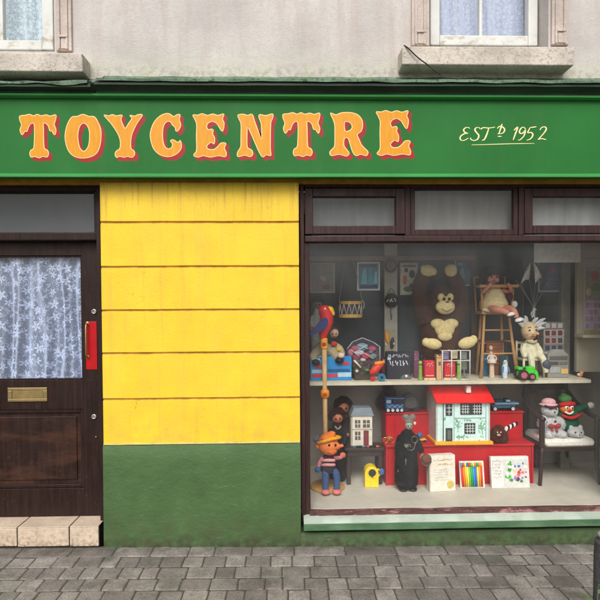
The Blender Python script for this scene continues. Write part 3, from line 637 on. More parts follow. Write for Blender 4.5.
def letter(ch, y_line, remap=None, label=None):
    ox, k, loops = GLY[ch]; L = []
    for lp in loops:
        px = [(ox + x / k, 105 + y / k) for x, y in lp]
        if remap: (ax0, ax1, ay0, ay1), (bx0, bx1, by0, by1) = remap; px = [(bx0 + (x - ax0) / (ax1 - ax0) * (bx1 - bx0), by0 + (y - ay0) / (ay1 - ay0) * (by1 - by0)) for x, y in px]
        L.append([(p.x, p.z) for p in (at(q[0], q[1], YBD) for q in catmull(px, True, 4))])
    def ring(d): return [offset(L[0], d)] + [offset(l, -d)[::-1] for l in L[1:]]
    b = B(); flat(b, ring(-.0022), YBD - .0026, YBD - .0016); o = sd(b, 'letter', ORG, label=label)
    b = B(); flat(b, ring(.0035), YBD - .0016, YBD - .0009); sd(b, 'outline', CRM, o)
    b = B()
    for q in range(7):
        t = .0045 + .0195 * q / 6
        flat(b, [[(x + t * .95, z - t) for x, z in l] for l in ring(.0042)], YBD - .0008 + q * .00008, YBD)
    sd(b, 'drop_shade', RED, o)
letter('T', 0); letter('O', 0); letter('Y', 0); letter('C', 0); letter('E', 0); letter('N', 0)
letter('T', 0, ((20, 55.9, 114.5, 157.7), (283.2, 319.6, 112.8, 156.4))); letter('R', 0)
letter('E', 0, ((193, 226, 113.8, 157), (376.3, 410.3, 110.6, 155.3)))
def stroke(b, pts, w, y0):
    P = catmull(pts, False, 5); n = len(P); l, r = [], []
    for i, p in enumerate(P):
        t = P[min(i + 1, n - 1)] - P[max(i - 1, 0)]; t = t.normalized() if t.length else Vector((1, 0))
        nrm = Vector((-t.y, t.x)); ww = w * (.75 + .5 * abs(t.y)) * (.55 + .45 * math.sin(math.pi * min(1, max(0, i / (n - 1)))))
        l.append(p + nrm * ww); r.append(p - nrm * ww)
    A = [[b.bm.verts.new(at(q.x, q.y, y0)) for q in l], [b.bm.verts.new(at(q.x, q.y, y0)) for q in r], [b.bm.verts.new(at(q.x, q.y, y0 + .0012)) for q in l], [b.bm.verts.new(at(q.x, q.y, y0 + .0012)) for q in r]]
    for i in range(n - 1):
        for u, v_ in ((0, 1), (1, 3), (3, 2), (2, 0)): b.bm.faces.new((A[u][i], A[v_][i], A[v_][i + 1], A[u][i + 1]))
e = lambda *pts: [(450 + x / 5.4545, 115 + y / 5.4545) for x, y in pts]
DATE = [[(108, 74), (100, 68), (84, 70), (74, 82), (82, 95), (97, 99), (76, 103), (57, 118), (57, 134), (75, 139), (100, 126)],
 [(165, 76), (156, 68), (142, 70), (136, 82), (146, 97), (157, 112), (150, 132), (130, 139), (113, 132), (113, 124)],
 [(168, 78), (182, 69), (212, 71), (246, 66)], [(211, 72), (202, 102), (188, 132), (174, 139)],
 [(284, 48), (277, 72), (266, 104)], [(258, 74), (270, 62), (288, 66), (298, 80), (288, 98), (258, 103)], [(260, 116), (281, 117)],
 [(348, 84), (369, 66), (356, 104), (344, 137)],
 [(413, 80), (404, 68), (390, 70), (379, 88), (383, 100), (398, 98), (411, 84), (404, 112), (384, 134), (370, 137)],
 [(472, 64), (436, 69)], [(436, 70), (424, 97), (442, 95), (452, 108), (440, 129), (418, 138)],
 [(490, 82), (502, 67), (520, 66), (524, 80), (508, 104), (480, 134)], [(480, 134), (500, 129), (524, 135)]]
GILT = mat('gilt_cream_paint', (238, 222, 160), .5, .15, 60)
for ks in ((0,), (1,), (2, 3), (4, 5, 6), (7,), (8,), (9, 10), (11, 12)):
    b = B()
    for q in ks: stroke(b, e(*DATE[q]), .62, YBD - .0016 - .0001 * q)
    sd(b, 'date_character', GILT, smooth=False)
b = B(); stroke(b, e((118, 163), (200, 161), (290, 158), (380, 156), (460, 155)), .6, YBD - .0016); sd(b, 'underline', mat('gilt_line', (214, 204, 140), .5, .1, 30))

# ------------------------------------------------------------------ street things
b = B(); pts = [(404, 45.5, -.13), (408, 48, -.148), (414, 54, -.152), (421, 60, -.16), (428, 65, -.175), (434, 70, -.20), (440, 74, -.215)]
b.tube([at(*p) for p in catmull(pts, False, 4)], .0042, 8); b.done('cable', mat('black_cable', (26, 24, 24), .6, .1, 10), None, True, label='short loose black cable dangling over the right stone window sill', category='cable')
YBO = -1.0; cb = at(612.5, 590, YBO); gzb = gz(cb.x)
bo = thing('bollard', 'weathered dark grey iron bollard at the right edge of the pavement', 'bollard', (cb.x, YBO, gzb))
zt_ = Z(477, YBO, 600); H = zt_ - gzb; IR = mat('rough_iron', (72, 72, 74), .7, .35, 40, .7, 120)
zc2 = Z(537, YBO, 600) - gzb
b = B(); b.lathe((0, 0, 0), [(.098, -.01), (.098, .04), (.09, .06), (.088, zc2 - .1), (.082, zc2 - .03), (.055, zc2 - .005), (.046, zc2 + .03), (.045, H - .13), (.047, H - .1)]); b.done('shaft', IR, bo, 'auto')
b = B(); b.lathe((0, 0, 0), [(.062, zc2 - .012), (.07, zc2 - .004), (.07, zc2 + .006), (.06, zc2 + .016), (.047, zc2 + .018)]); b.done('collar', mat('worn_white_paint', (140, 140, 136), .7, .4, 50, .4), bo, 'auto')
b = B(); b.lathe((0, 0, 0), [(.0475, H - .155), (.0475, H - .075)]); b.done('band', mat('worn_yellow_paint', (132, 126, 96), .7, .45, 60), bo, 'auto')
b = B(); b.lathe((0, 0, 0), [(.045, H - .1), (.05, H - .07), (.052, H - .05), (.047, H - .03), (.034, H - .008), (.012, H)]); b.done('cap', IR, bo, 'auto')
wl = at(595, 588, -1.13); wd = thing('weed', 'small green leafy weed growing beside the grey bollard', 'weed', (wl.x, -1.13, gz(wl.x)))
hw = wl.z - gz(wl.x) + .03
b = B(); st = B()
for k in range(6):
    a = k * 2.4; h = hw * random.uniform(.55, 1.05); rr = random.uniform(.015, .05)
    tip = Vector((rr * math.cos(a), rr * math.sin(a) * .6, h)); st.tube([(0, 0, -.01), tip * .5 + Vector((0, 0, .01)), tip], [.0028, .002, .0013], 6)
    for q in range(5):
        bt = tip * (1 - .14 * q); an = a + q * 2.1; L = random.uniform(.035, .06); dr = Vector((math.cos(an), math.sin(an), .35)); sdv = Vector((-math.sin(an), math.cos(an), 0)) * L * .33
        v = [b.bm.verts.new(p) for p in (bt, bt + dr * L * .5 + sdv, bt + dr * L, bt + dr * L * .5 - sdv)]; b.bm.faces.new(v)
b.done('foliage', mat('weed_leaf', (84, 122, 52), .7, .25, 60), wd); st.done('stem', mat('weed_stem', (86, 104, 58), .7, .2, 40), wd, True)
# ------------------------------------------------------------------ toys and other things on display
def solveY(px, py, z):
    lo, hi = -.5, 4.0
    for _ in range(50):
        m = (lo + hi) / 2
        if at(px, py, m).z < z: hi = m
        else: lo = m
    return m
class T:                                          # a thing whose shapes are measured in picture units at its own depth Y
    def __init__(s, name, label, cat, px, py, Y=None, z=None, group=None, rz=0):
        if Y is None: Y = solveY(px, py, z)
        s.px, s.py, s.Y, s.s = px, py, Y, sc(Y)
        p = at(px, py, Y)
        if z is not None: p.z = z
        s.o = thing(name, label, cat, p, group)
        if rz: s.o.rotation_euler.z = R(rz)
    def p(s): return P(s)
class P:
    def __init__(s, t): s.t = t; s.b = B()
    def q(s, px, py, d=0): k = s.t.s; return Vector(((px - s.t.px) * k, d * k, (s.t.py - py) * k))
    def ell(s, px, py, rx, ry, rd=None, d=0, rot=0, u=18, v=12):
        k = s.t.s; rd = rd or (rx + ry) / 2; s.b.ell(s.q(px, py, d), (rx * k, rd * k, ry * k), (0, R(rot), 0), u, v); return s
    def box(s, x0, y0, x1, y1, d0, d1, bev=.35):
        a, c = s.q(x0, y1, d0), s.q(x1, y0, d1); s.b.box(a.x, c.x, a.y, c.y, a.z, c.z, bev * s.t.s, 1); return s
    def tube(s, pts, seg=8, sm=3):
        P4 = catmull([Vector((a[0], a[1], a[2])) for a in pts], False, sm) if len(pts) > 2 and sm else [Vector(a[:3]) for a in pts]
        n = len(pts) - 1; rr = []
        for i in range(len(P4)):
            f = i / (len(P4) - 1) * n; j = min(int(f), n - 1); rr.append((pts[j][3] + (pts[j + 1][3] - pts[j][3]) * (f - j)) * s.t.s)
        s.b.tube([s.q(*v) for v in P4], rr, seg); return s
    def poly(s, pts, d0, d1):
        k = s.t.s; s.b.prism([((x - s.t.px) * k, (s.t.py - y) * k) for x, y in pts], d0 * k, d1 * k); return s
    def lathe(s, px, prof, d=0, seg=28):
        k = s.t.s; s.b.lathe(s.q(px, s.t.py, d), [(r * k, (s.t.py - y) * k) for r, y in prof], seg); return s
    def disc(s, px, py, r, d0, d1, seg=20):       # wheel: axis away from the viewer
        s.b.tube([s.q(px, py, d0), s.q(px, py, d1)], r * s.t.s, seg); return s
    def wheel(s, px, py, r, d0, d1, seg=18): return s.disc(px, py, r, d0, d1, seg)
    def scrib(s, x0, y0, x1, y1, rows, d, r=.28, seed=1):      # illegible little rows of lettering
        rnd = random.Random(seed)
        for k in range(rows):
            yy = y0 + (y1 - y0) * (k + .5) / rows; hh = (y1 - y0) / rows * .32; xx = x0
            while xx < x1 - 1:
                wd_ = rnd.uniform(.8, 1.5) * max(.9, hh * .8)
                pts = [(rnd.uniform(0, 1), rnd.uniform(-1, 1)) for _ in range(rnd.choice((3, 4)))]; pts[0] = (0, rnd.choice((-1, 1))); pts[-1] = (1, rnd.uniform(-1, 1))
                s.tube([(xx + a * wd_ * .8, yy + c * hh, d, r) for a, c in pts], 5, 0); xx += wd_ * 1.15 + .3
        return s
    def done(s, name, m, parent=None, smooth=True, remesh=0, **k):
        return s.b.done(name, m, parent or s.t.o, smooth, remesh * s.t.s, **k)
def face(t, head, px, py, r, d, eye=(20, 16, 16), lip=(190, 40, 44), k=.15):
    for sx in (-1, 1): t.p().ell(px + sx * r * .36, py - r * .05, r * k, r * k, r * .1, d).done('eye', K(*eye), head)
    t.p().ell(px, py + r * .48, r * .28, r * .09, r * .1, d + r * .08).done('mouth', K(*lip), head)

# -- prints and small things on the back wall (upper level)
def print_(name, label, px0, py0, px1, py1, Y, border, field, shapes, group=None, cat='poster', rows=None):
    t = T(name, label, cat, (px0 + px1) / 2, py1, Y, None, group)
    t.p().box(px0, py0, px1, py1, -.3, .3, .05).done('sheet', K(*border), smooth=False)
    if field: t.p().box(px0 + 1.6, py0 + 1.6, px1 - 1.6, py1 - 1.6, -.5, -.25, .02).done('picture', K(*field), smooth=False)
    for i, (kind, col, *a) in enumerate(shapes):
        q = t.p()
        if kind == 'e': q.ell(a[0], a[1], a[2], a[3], .35, -.5)
        elif kind == 'b': q.box(a[0], a[1], a[2], a[3], -.65 - .02 * i, -.4, .02)
        elif kind == 'p': q.poly(a[0], -.66 - .02 * i, -.4)
        elif kind == 's': q.scrib(a[0], a[1], a[2], a[3], a[4], -.62, a[5], a[6])
        q.done('motif', K(*col), smooth=False)
    return t
YS = .965
print_('poster', 'faded grey poster with a pale figure at the far left above the parrot', 310, 263, 335, 293, YS, (168, 164, 156), (134, 130, 124), [('e', (150, 110, 106), 322, 282, 7, 5), ('e', (170, 166, 160), 323, 280, 4.5, 4), ('b', (122, 136, 130), 312, 266, 321, 276), ('b', (136, 122, 116), 324, 266, 332, 274), ('e', (92, 80, 120), 326, 287, 4, 3)])
print_('poster', 'white bordered poster of bright blue figures hanging beside the toy drum', 357, 262, 380, 290.5, YS, (226, 230, 230), (40, 122, 166), [('p', (110, 190, 214), [(361, 284), (363, 270), (366, 266), (367, 284)]), ('p', (70, 160, 190), [(367, 285), (369, 269), (372, 267), (373, 285)]), ('p', (140, 204, 220), [(373, 284), (375, 272), (377, 271), (377.5, 284)]), ('b', (16, 44, 66), 359.5, 264, 377, 267.5), ('b', (20, 60, 86), 359.5, 285, 377, 288)])
print_('picture', 'white cartoon picture with orange figures partly behind the brown plush ape', 400, 262.5, 418, 295, YS, (196, 194, 184), (214, 212, 200), [('e', (206, 110, 40), 404.5, 280, 2.3, 5), ('e', (40, 40, 44), 412, 274, 3, 4), ('e', (96, 130, 70), 408, 289, 5, 3), ('e', (60, 60, 60), 406, 270, 2, 2.4), ('e', (150, 60, 50), 411, 286, 2, 3), ('b', (120, 100, 90), 402, 265, 416, 267)], cat='picture')
print_('picture', 'dark blue picture in a pale frame to the right of the plush ape', 454.5, 258, 475, 286, YS, (196, 202, 204), (60, 98, 132), [('p', (124, 160, 184), [(457, 284), (460, 270), (463, 266), (466, 284)]), ('p', (84, 116, 140), [(463, 284), (466, 274), (472, 270), (473, 284)]), ('e', (24, 36, 52), 469, 266, 3.5, 4), ('e', (150, 180, 196), 460, 264, 2.5, 2)], cat='picture')
print_('poster', 'dark violet poster with one red spot hanging right of the toy parachute', 537.5, 258, 561, 292, YS + .02, (160, 164, 180), (64, 66, 108), [('e', (170, 44, 52), 552.5, 269.5, 2.6, 3.4), ('b', (38, 38, 60), 540, 260, 546, 290), ('s', (120, 122, 150), 547, 278, 558, 288, 3, .22, 4), ('e', (84, 86, 120), 544, 266, 3, 5)])
print_('card', 'blank pale sheet hung at the top right of the shop window', 533.5, 241, 581, 262.5, .62, (222, 224, 220), None, [], cat='card')

t = print_('calendar', 'pink and lilac squared chart pinned on the cream panel at the right', 583, 258, 606, 335, .79, (186, 172, 182), None, [], cat='chart')
t.p().box(584.5, 266, 606, 300, -.6, -.35, .05).done('picture', K(148, 150, 130), smooth=False)
for c_, x_, y_, rx_, ry_ in (((168, 60, 70), 594, 275, 4, 5), ((110, 130, 70), 596, 287, 6, 4), ((196, 190, 170), 588, 291, 3, 4), ((150, 60, 60), 602, 280, 3, 4)): t.p().ell(x_, y_, rx_, ry_, .4, -.6).done('motif', K(*c_))
for j in range(4):
    for i in range(5): t.p().box(585 + i * 4.2, 302 + j * 7, 588.4 + i * 4.2, 307.6 + j * 7, -.55, -.3, .05).done('square', K(*((150, 120, 160), (176, 150, 180), (164, 128, 150))[(i + j) % 3]), smooth=False)
t.p().box(583.3, 329.5, 606, 335.2, -.5, -.28, .05).done('strip', K(150, 142, 70), smooth=False)

t = T('toy_drum', 'small tan toy drum with white zigzag cords hung on two strings', 'drum', 350.5, 317, .74)
t.p().lathe(350.5, [(11, 303), (11, 316)]).done('shell', K(52, 50, 50), smooth='auto')
for ya, yb in ((301, 304.4), (314, 317.6)): t.p().lathe(350.5, [(11.2, ya), (11.9, ya + .3), (11.9, yb - .3), (11.2, yb)]).done('hoop', K(190, 152, 84, kind='wood'), smooth='auto')
t.p().lathe(350.5, [(10.6, 301.2), (10.6, 301.6)]).done('drumhead', K(206, 196, 170))
q = t.p()
for k in range(26):
    a0, a1 = 2 * math.pi * k / 26, 2 * math.pi * (k + 1) / 26; y0, y1 = ((303.5, 315) if k % 2 else (315, 303.5))
    q.tube([(350.5 + 11.5 * math.sin(a0), y0, -11.5 * math.cos(a0), .28), (350.5 + 11.5 * math.sin(a1), y1, -11.5 * math.cos(a1), .28)], 5, 0)
q.done('cord', K(214, 208, 190))
for xa, xb in ((339, 346.5), (362.5, 354.5)): t.p().tube([(xa, 303, 0, .26), ((xa + xb) / 2 - (.6 if xa < 350 else -.6), 282, 3, .26), (xb, 259, 8, .26)], 5).done('string', K(158, 152, 138))
q = t.p().tube([(362, 300, -4, .3), (363.6, 304, -5, .35), (362.8, 309, -5, .3)], 5); q.done('tassel', K(200, 196, 180))

t = T('wicker_ball', 'round dark woven wreath hanging at the top of the grey post', 'wreath', 391, 273, .9)
q = t.p()
for k in range(5):
    r_ = 5.2 + .7 * math.sin(k * 2); q.tube([(391 + (r_) * math.cos(a), 265.5 + (r_ + .8) * math.sin(a), -1.2 * math.sin(3 * a + k), .55) for a in [2 * math.pi * i / 20 for i in range(21)]], 5, 0)
q.done('ring', K(84, 76, 70, kind='wood'))
q = t.p(); q.tube([(386, 265, -.5, .5), (391, 263, -1, .5), (396, 267, -.5, .5)], 5); q.tube([(391, 260, -.5, .5), (390, 266, -1, .5), (392, 271, -.5, .5)], 5); q.tube([(387.5, 269.5, -.5, .4), (394.5, 261.5, -.5, .4)], 5); q.done('weave', K(120, 110, 100, kind='wood'))
t = T('toy_pouch', 'dark round pouch with three white marks hanging on the grey post', 'pouch', 391.5, 309, .9)
t.p().ell(391.5, 300.5, 7, 7.4, 2.2).done('body', K(58, 56, 54, kind='cloth'))
t.p().scrib(386.5, 297, 397, 303.5, 1, -2.1, .5, 6).done('marking', K(210, 208, 200)); t.p().tube([(387, 295, -1, .3), (391, 288, 0, .3), (395, 295, -1, .3)], 5).done('strap', K(80, 76, 70))
t.p().tube([(391, 307, -.5, .5), (390.6, 312, -.5, .5), (391.4, 317, -.5, .8), (391, 320, -.5, .3)], 6).done('tail', K(92, 84, 74))
t = T('toy_pack', 'orange and black figure toy on a card at the foot of the grey post', 'toy', 390, 351, .9)
t.p().box(384.8, 329, 395.5, 351, -.3, .3, .1).done('card', K(150, 140, 118), smooth=False)
t.p().ell(387, 337, 2, 6, 1.3, -1.2, -8).done('orange_figure', K(216, 142, 26)); t.p().ell(392, 343, 2.2, 6, 1.3, -1.2, 6).done('black_figure', K(52, 46, 46))
t.p().ell(385.7, 344, .6, 1.8, .6, -1.4).done('white_piece', K(214, 210, 200)); t.p().ell(393.4, 343.5, .7, 1.2, .6, -2.3).done('white_piece', K(214, 210, 200))

# -- parrot on its stick, standing on the window floor in front of the shelf
t = T('parrot_stand', 'bright red and blue carved parrot on a tall wooden stick', 'parrot stand', 327, 487.5, None, FL)
t.p().lathe(327.5, [(16.5, 487.5), (17.4, 486.8), (17.4, 485.4), (16.4, 484.6), (0.5, 484.4)]).done('base', K(198, 152, 92, kind='wood'), smooth='auto')
t.p().tube([(326, 485, 0, 2.3), (324.9, 346, 0, 2.5)], 12, 0).done('pole', K(196, 158, 106, kind='wood'))
t.p().lathe(324.8, [(2.4, 347), (3.4, 346.6), (3.6, 338), (3.3, 336.4), (1, 336)]).done('collar', K(238, 158, 22), smooth='auto')
t.p().ell(324.6, 342.5, 2, 2.2, .8, -3.2).done('badge', K(176, 36, 30))
t.p().tube([(323.6, 337.5, 0, 3), (324.4, 330, 0, 5), (327, 321, 0, 7), (327.3, 314, 0, 6.6), (325.2, 308.5, 0, 6.4), (324.5, 303.6, 0, 3.4)], 16).done('body', K(206, 30, 30, .4), remesh=.45)
q = t.p(); q.ell(330.4, 308.6, 4.4, 4.2, 3, -.8); q.ell(333.4, 311, 2.2, 3.4, 2.2, -.8, -20); q.done('beak', K(246, 190, 24, .4), remesh=.35)
t.p().poly([(q_.x, q_.y) for q_ in catmull([(322, 317), (326, 315.5), (328.3, 318.5), (327.6, 323.5), (323.6, 328), (317.5, 331), (311.5, 333.5), (311, 330), (314.5, 326), (318.5, 321)])], -7.6, -5).done('wing', K(30, 44, 100, .4), smooth='auto')
for sx in (1,): t.p().ell(325.6, 307, .9, .9, .6, -6).done('eye', K(240, 236, 220))
q = t.p(); q.lathe(325.4, [(2.6, 397), (4.2, 395.5), (4.5, 392.5), (4.2, 389.6), (2.6, 388)]); q.done('ring', K(226, 142, 28), smooth=True)
t.p().ell(325.2, 392.5, 2, 2, .8, -4.4).done('ring_badge', K(192, 58, 30))

# -- upper shelf
def ST(name, label, cat, px, Y, group=None): 
    py = None
    t = T(name, label, cat, px, 0, Y, SHZ + .001, group); lo = 300; 
    c = at(px, 300, Y); pyb = 300 + (c.z - SHZ) / sc(Y); t.py = pyb; return t
t = ST('soft_doll', 'small dark haired soft doll in a pale dress behind the carved parrot', 'doll', 315, .84)
b0 = t.py
q = t.p(); q.tube([(315, b0, 0, 5), (315, 340, 0, 6), (314, 325, 0, 5.5), (315, 313, 0, 3.2), (315.5, 305, 0, 2)], 12); q.tube([(318, 316, 0, 2), (320, 324, -3, 1.8), (319, 331, -4, 1.5)]); q.tube([(311, 316, 0, 2), (309.5, 324, -3, 1.8), (310, 331, -4, 1.5)]); q.done('dress', K(156, 158, 150, kind='cloth'), remesh=.5)
h = t.p().ell(315.5, 304, 5.4, 6, 5).done('head', K(120, 90, 80)); t.p().ell(315.4, 302, 6.2, 6.2, 5.8, 1).done('hair', K(52, 46, 48, kind='cloth'), h); face(t, h, 315.5, 305, 5, -5)
t.p().tube([(310, 327, -5, 1.3), (313, 331, -6, 1.6), (318, 328, -5, 1.3)]).done('sash', K(180, 40, 44, kind='cloth'))
t = ST('doll', 'floppy clown doll in patchwork clothes resting on the blue toy box', 'doll', 326, .72)
t.o.location.z = SHZ + .19; t.py -= .19 / t.s
q = t.p(); q.ell(322, 350, 10, 8, 7, 0, 20); q.tube([(316, 350, -3, 5), (311, 356, -6, 4.5), (313, 360, -9, 3)]); q.tube([(328, 350, -3, 5), (334, 356, -6, 4.5), (335, 358, -10, 3.6)]); q.tube([(330, 344, 0, 3.5), (338, 348, -4, 3), (341, 355, -6, 2.5)]); q.done('body', K(168, 154, 124, kind='cloth'), remesh=.6)
for c_, x_, y_, r_ in (((190, 60, 58), 332, 343.5, 3.2), ((70, 120, 110), 322, 346, 3), ((200, 176, 80), 337, 349, 3), ((200, 120, 130), 314, 352, 3), ((90, 150, 90), 329, 351, 2.6), ((206, 200, 190), 318, 357, 2.4)): t.p().ell(x_, y_, r_, r_ * .8, 2, -6).done('patch', K(*c_, kind='cloth'))
h = t.p().ell(332.5, 333, 4.6, 5, 4.4).done('head', K(206, 168, 146)); t.p().ell(332.2, 331, 5, 4.4, 4.8, 1.4).done('hair', K(96, 66, 50, kind='cloth'), h); face(t, h, 332.5, 334, 4.4, -4.3)
for x_, y_ in ((336.5, 359.5), (313.5, 361)): t.p().ell(x_, y_, 4.2, 3, 4, -11).done('shoe', K(30, 28, 30))
t.p().ell(338, 354.5, 3.6, 2.8, 3, -13).done('hand', K(214, 190, 180, kind='cloth'))
def carton(name, label, px0, py0, px1, Y, col, dp=12, cat='box', group=None, rz=0):
    t = ST(name, label, cat, (px0 + px1) / 2, Y, group); t.p().box(px0, py0, px1, t.py, 0, dp, .4).done('carton', K(*col), smooth=False)
    if rz: t.o.rotation_euler.z = R(rz)
    return t
t = carton('toy_box', 'bright blue toy box with red cars printed on it at the left of the shelf', 308.5, 357, 350, .64, (36, 132, 190), 9)
t.p().box(309.5, 374.4, 336, 377.6, -.35, .2, .05).done('red_band', K(206, 54, 62), smooth=False); t.p().box(336, 373, 349.6, 377.4, -.36, .2, .05).done('pale_band', K(170, 200, 216), smooth=False)
for x_, y_ in ((344, 364), (317, 367.5)):
    t.p().poly([(x_ - 4, y_ + 1.4), (x_ - 3.6, y_ - .3), (x_ - 1.6, y_ - 1.8), (x_ + 1.6, y_ - 1.8), (x_ + 4, y_ + .2), (x_ + 4, y_ + 1.4)], -.4, .1).done('printed_car', K(190, 50, 60), smooth=False)
t.p().poly([(310, 360), (318, 358.6), (319, 362), (311, 363.4)], -.4, .1).done('printed_label', K(196, 210, 216), smooth=False)
t.p().box(326, 369.4, 348, 372.4, -.33, .1, .05).done('printed_stripe', K(20, 86, 128), smooth=False); t.p().box(310, 370, 323, 373.6, -.34, .1, .05).done('printed_stripe', K(150, 190, 210), smooth=False)

t = ST('toy_pack', 'six sided clear pack of pink and white toy bags by the blue toy box', 'toy', 362, .8)
hexa = [(346, 377), (345.5, 349), (351, 342), (361, 338), (372, 342.5), (378.5, 347), (378.5, 377)]
t.p().poly(hexa, 2, 5).done('backing', K(84, 70, 78), smooth=False)
q = t.p()
for a_, b_ in zip(hexa[1:-2], hexa[2:-1]): q.tube([(*a_, -2, .5), (*b_, -2, .5)], 6, 0)
q.tube([(378.5, 347, -2, .5), (378.5, 365, -2, .5)], 6, 0); q.done('edge', K(190, 190, 186))
q = t.p(); rnd = random.Random(5)
pk = [((176, 96, 116), 354, 349, 4, 3), ((124, 160, 176), 361, 347.5, 6, 4, ), ((176, 90, 112), 371.5, 349.5, 4, 3), ((206, 190, 194), 358, 353, 5, 3), ((188, 84, 110), 365, 356.5, 4.5, 3.5), ((120, 140, 130), 372, 357, 4, 3), ((150, 66, 96), 355, 358, 4, 3.4), ((180, 120, 132), 349.5, 353, 3.2, 4), ((100, 128, 150), 370, 352.6, 2.6, 2), ((206, 196, 196), 362, 360.5, 3, 2)]
for c_, x_, y_, rx_, ry_ in pk: t.p().ell(x_, y_, rx_, ry_, 2, 1).done('toy_bag', K(*c_, kind='cloth'))
q = t.p()
for (x0, y0, x1, y1) in ((356, 345, 367, 349), (356, 351, 366, 345), (362, 353, 372, 359), (350, 350, 358, 357)): q.tube([(x0, y0, -2, .35), (x1, y1, -2.2, .35)], 5, 0)
q.done('ribbon', K(222, 220, 214))
t = ST('toy_soldier_set', 'cluster of small dark green and brown toys with a white stick', 'toy', 361, .66)
q = t.p(); q.ell(356, 372, 4.2, 5, 4); q.ell(364, 371.5, 4.4, 5.2, 4); q.ell(360, 366, 4, 4.4, 3, 1); q.ell(368, 367, 3, 4, 3, 1); q.ell(353.5, 366, 3, 3, 3, 1); q.box(353, 373, 368.5, t.py, -3, 3, .5); q.done('body', K(62, 56, 44), remesh=.5)
t.p().tube([(352, 360, -4, 1), (359, 367.5, -5, .9)], 8, 0).done('stick', K(206, 200, 184)); t.p().ell(355, 371, 1.6, 1.5, 1, -4).done('light_piece', K(196, 190, 176)); t.p().ell(365.5, 370, 2.2, 1.5, 1, -4.2).done('green_piece', K(86, 122, 84))
t = ST('toy_plane', 'little red and orange toy plane with a blue wheel', 'toy plane', 377, .6)
b0 = t.py
t.p().tube([(369.5, 374, 0, 2.6), (373, 371, -1, 4), (378, 366.5, 0, 3.6), (382.6, 363.6, 0, 1.4)], 12).done('body', K(204, 52, 34), remesh=.5)
t.p().tube([(373.5, 364, -1, 1.6), (377.5, 363.5, -2, 2.2), (383.5, 362.4, -1, 1.2)], 10).done('nose', K(232, 130, 34))
q = t.p().disc(380, b0 - 4, 3.8, -5, -3.2); w_ = q.done('wheel', K(40, 110, 142), smooth='auto'); t.p().disc(380, b0 - 4, 1.4, -5.4, -3).done('hub', K(24, 34, 44), w_, smooth='auto')
t.p().disc(371, b0 - 2.6, 2.6, -4.4, -3).done('wheel', K(176, 40, 34), smooth='auto')
t = carton('game_box', 'black toy box with white lettering between the toy plane and the ape', 386, 353, 410.5, .66, (36, 36, 46), 10)
t.p().scrib(387.5, 353.8, 409, 359, 1, -.2, .34, 3).scrib(388.5, 359.6, 408.5, 368.5, 1, -.2, .5, 9).done('lettering', K(206, 206, 214)); t.p().box(386.6, 357.6, 390, 360.4, -.25, .1, .05).done('label_patch', K(150, 190, 210), smooth=False)
q = t.p(); q.poly([(400, t.py - 2), (403, t.py - 5), (408, t.py - 5), (411, t.py - 2), (411, t.py - .6), (400, t.py - .6)], -.5, .1); q.done('printed_car', K(92, 92, 92), smooth=False); t.p().ell(405.6, t.py - 3.4, 1.2, 1.2, .5, -.5).done('printed_light', K(230, 230, 226))

t = ST('plush_ape', 'big dark brown plush ape with cream muzzle belly and raised hands', 'plush toy', 441, .8)
b0 = t.py; BRN = K(92, 62, 50, kind='fur'); CRE = K(216, 196, 140, kind='cloth')
q = t.p(); q.ell(441, 333, 20, 24, 13); q.ell(441, 352, 22, b0 - 352, 15); q.ell(441.3, 301, 14, 15, 12.5, -4)
q.tube([(428, 322, 0, 10), (421, 304, 0, 8), (419.5, 286, -1, 7.4), (425, 271.5, -2, 7)], 14); q.tube([(454, 322, 0, 10), (460, 304, 0, 8), (457, 286, -1, 7.4), (449, 271.5, -2, 7)], 14)
q.tube([(433, 352, -4, 9), (426, 350, -10, 8.5), (425, 344, -16, 7)], 14); q.tube([(449, 352, -4, 9), (458, 350, -10, 8.5), (460, 343, -16, 7)], 14)
q.ell(427, 300, 3, 4, 2.4); q.ell(455.6, 300, 3, 4, 2.4)
q.done('body', BRN, remesh=.8)
def blobs(t, name, m, ells, rm=.5, parent=None):
    q = t.p()
    for a in ells: q.ell(*a)
    return q.done(name, m, parent, remesh=rm)
mz = blobs(t, 'muzzle', CRE, [(441, 307, 9.6, 7.4, 5, -13.5), (436.6, 297.5, 3.6, 4, 3, -14.5), (445.4, 297.5, 3.6, 4, 3, -14.5), (441, 301, 4, 5, 3.4, -14)])
for x_ in (438.6, 443.6): t.p().ell(x_, 299.2, 1.5, 1.7, .8, -17.6).done('eye', K(24, 20, 20, .25), mz)
t.p().ell(441.8, 302, 1.8, 1, 1, -17.6).done('nose', K(120, 90, 60), mz); t.p().tube([(436, 308.8, -18, .35), (441, 311.2, -18.6, .35), (446, 308.8, -18, .35)], 6).done('mouth', K(110, 80, 56), mz)
blobs(t, 'belly', CRE, [(435, 324, 8, 5.4, 4, -11, 8), (447, 324, 8, 5.4, 4, -11, -8), (441, 329, 10, 8, 4.5, -11.5), (441, 336, 7.4, 5, 4, -12.5)])
blobs(t, 'hand', CRE, [(425.5, 271, 7.6, 5.8, 4, -8, 8), (421, 268.5, 3, 3, 3, -8), (431, 272, 3.4, 4, 3, -8)]); blobs(t, 'hand', CRE, [(448.4, 271, 6.4, 6.4, 4, -8), (444.6, 269.6, 2.6, 3, 3, -8), (451.4, 268.4, 2.8, 3, 3, -8)])
blobs(t, 'foot', CRE, [(426.6, 342.6, 8.8, 5.4, 5, -21, 10), (420, 341, 4, 4.4, 4, -21)]); blobs(t, 'foot', CRE, [(460, 341.8, 9.2, 5.6, 5, -21, -16), (466, 339, 4, 4.6, 4, -21)])

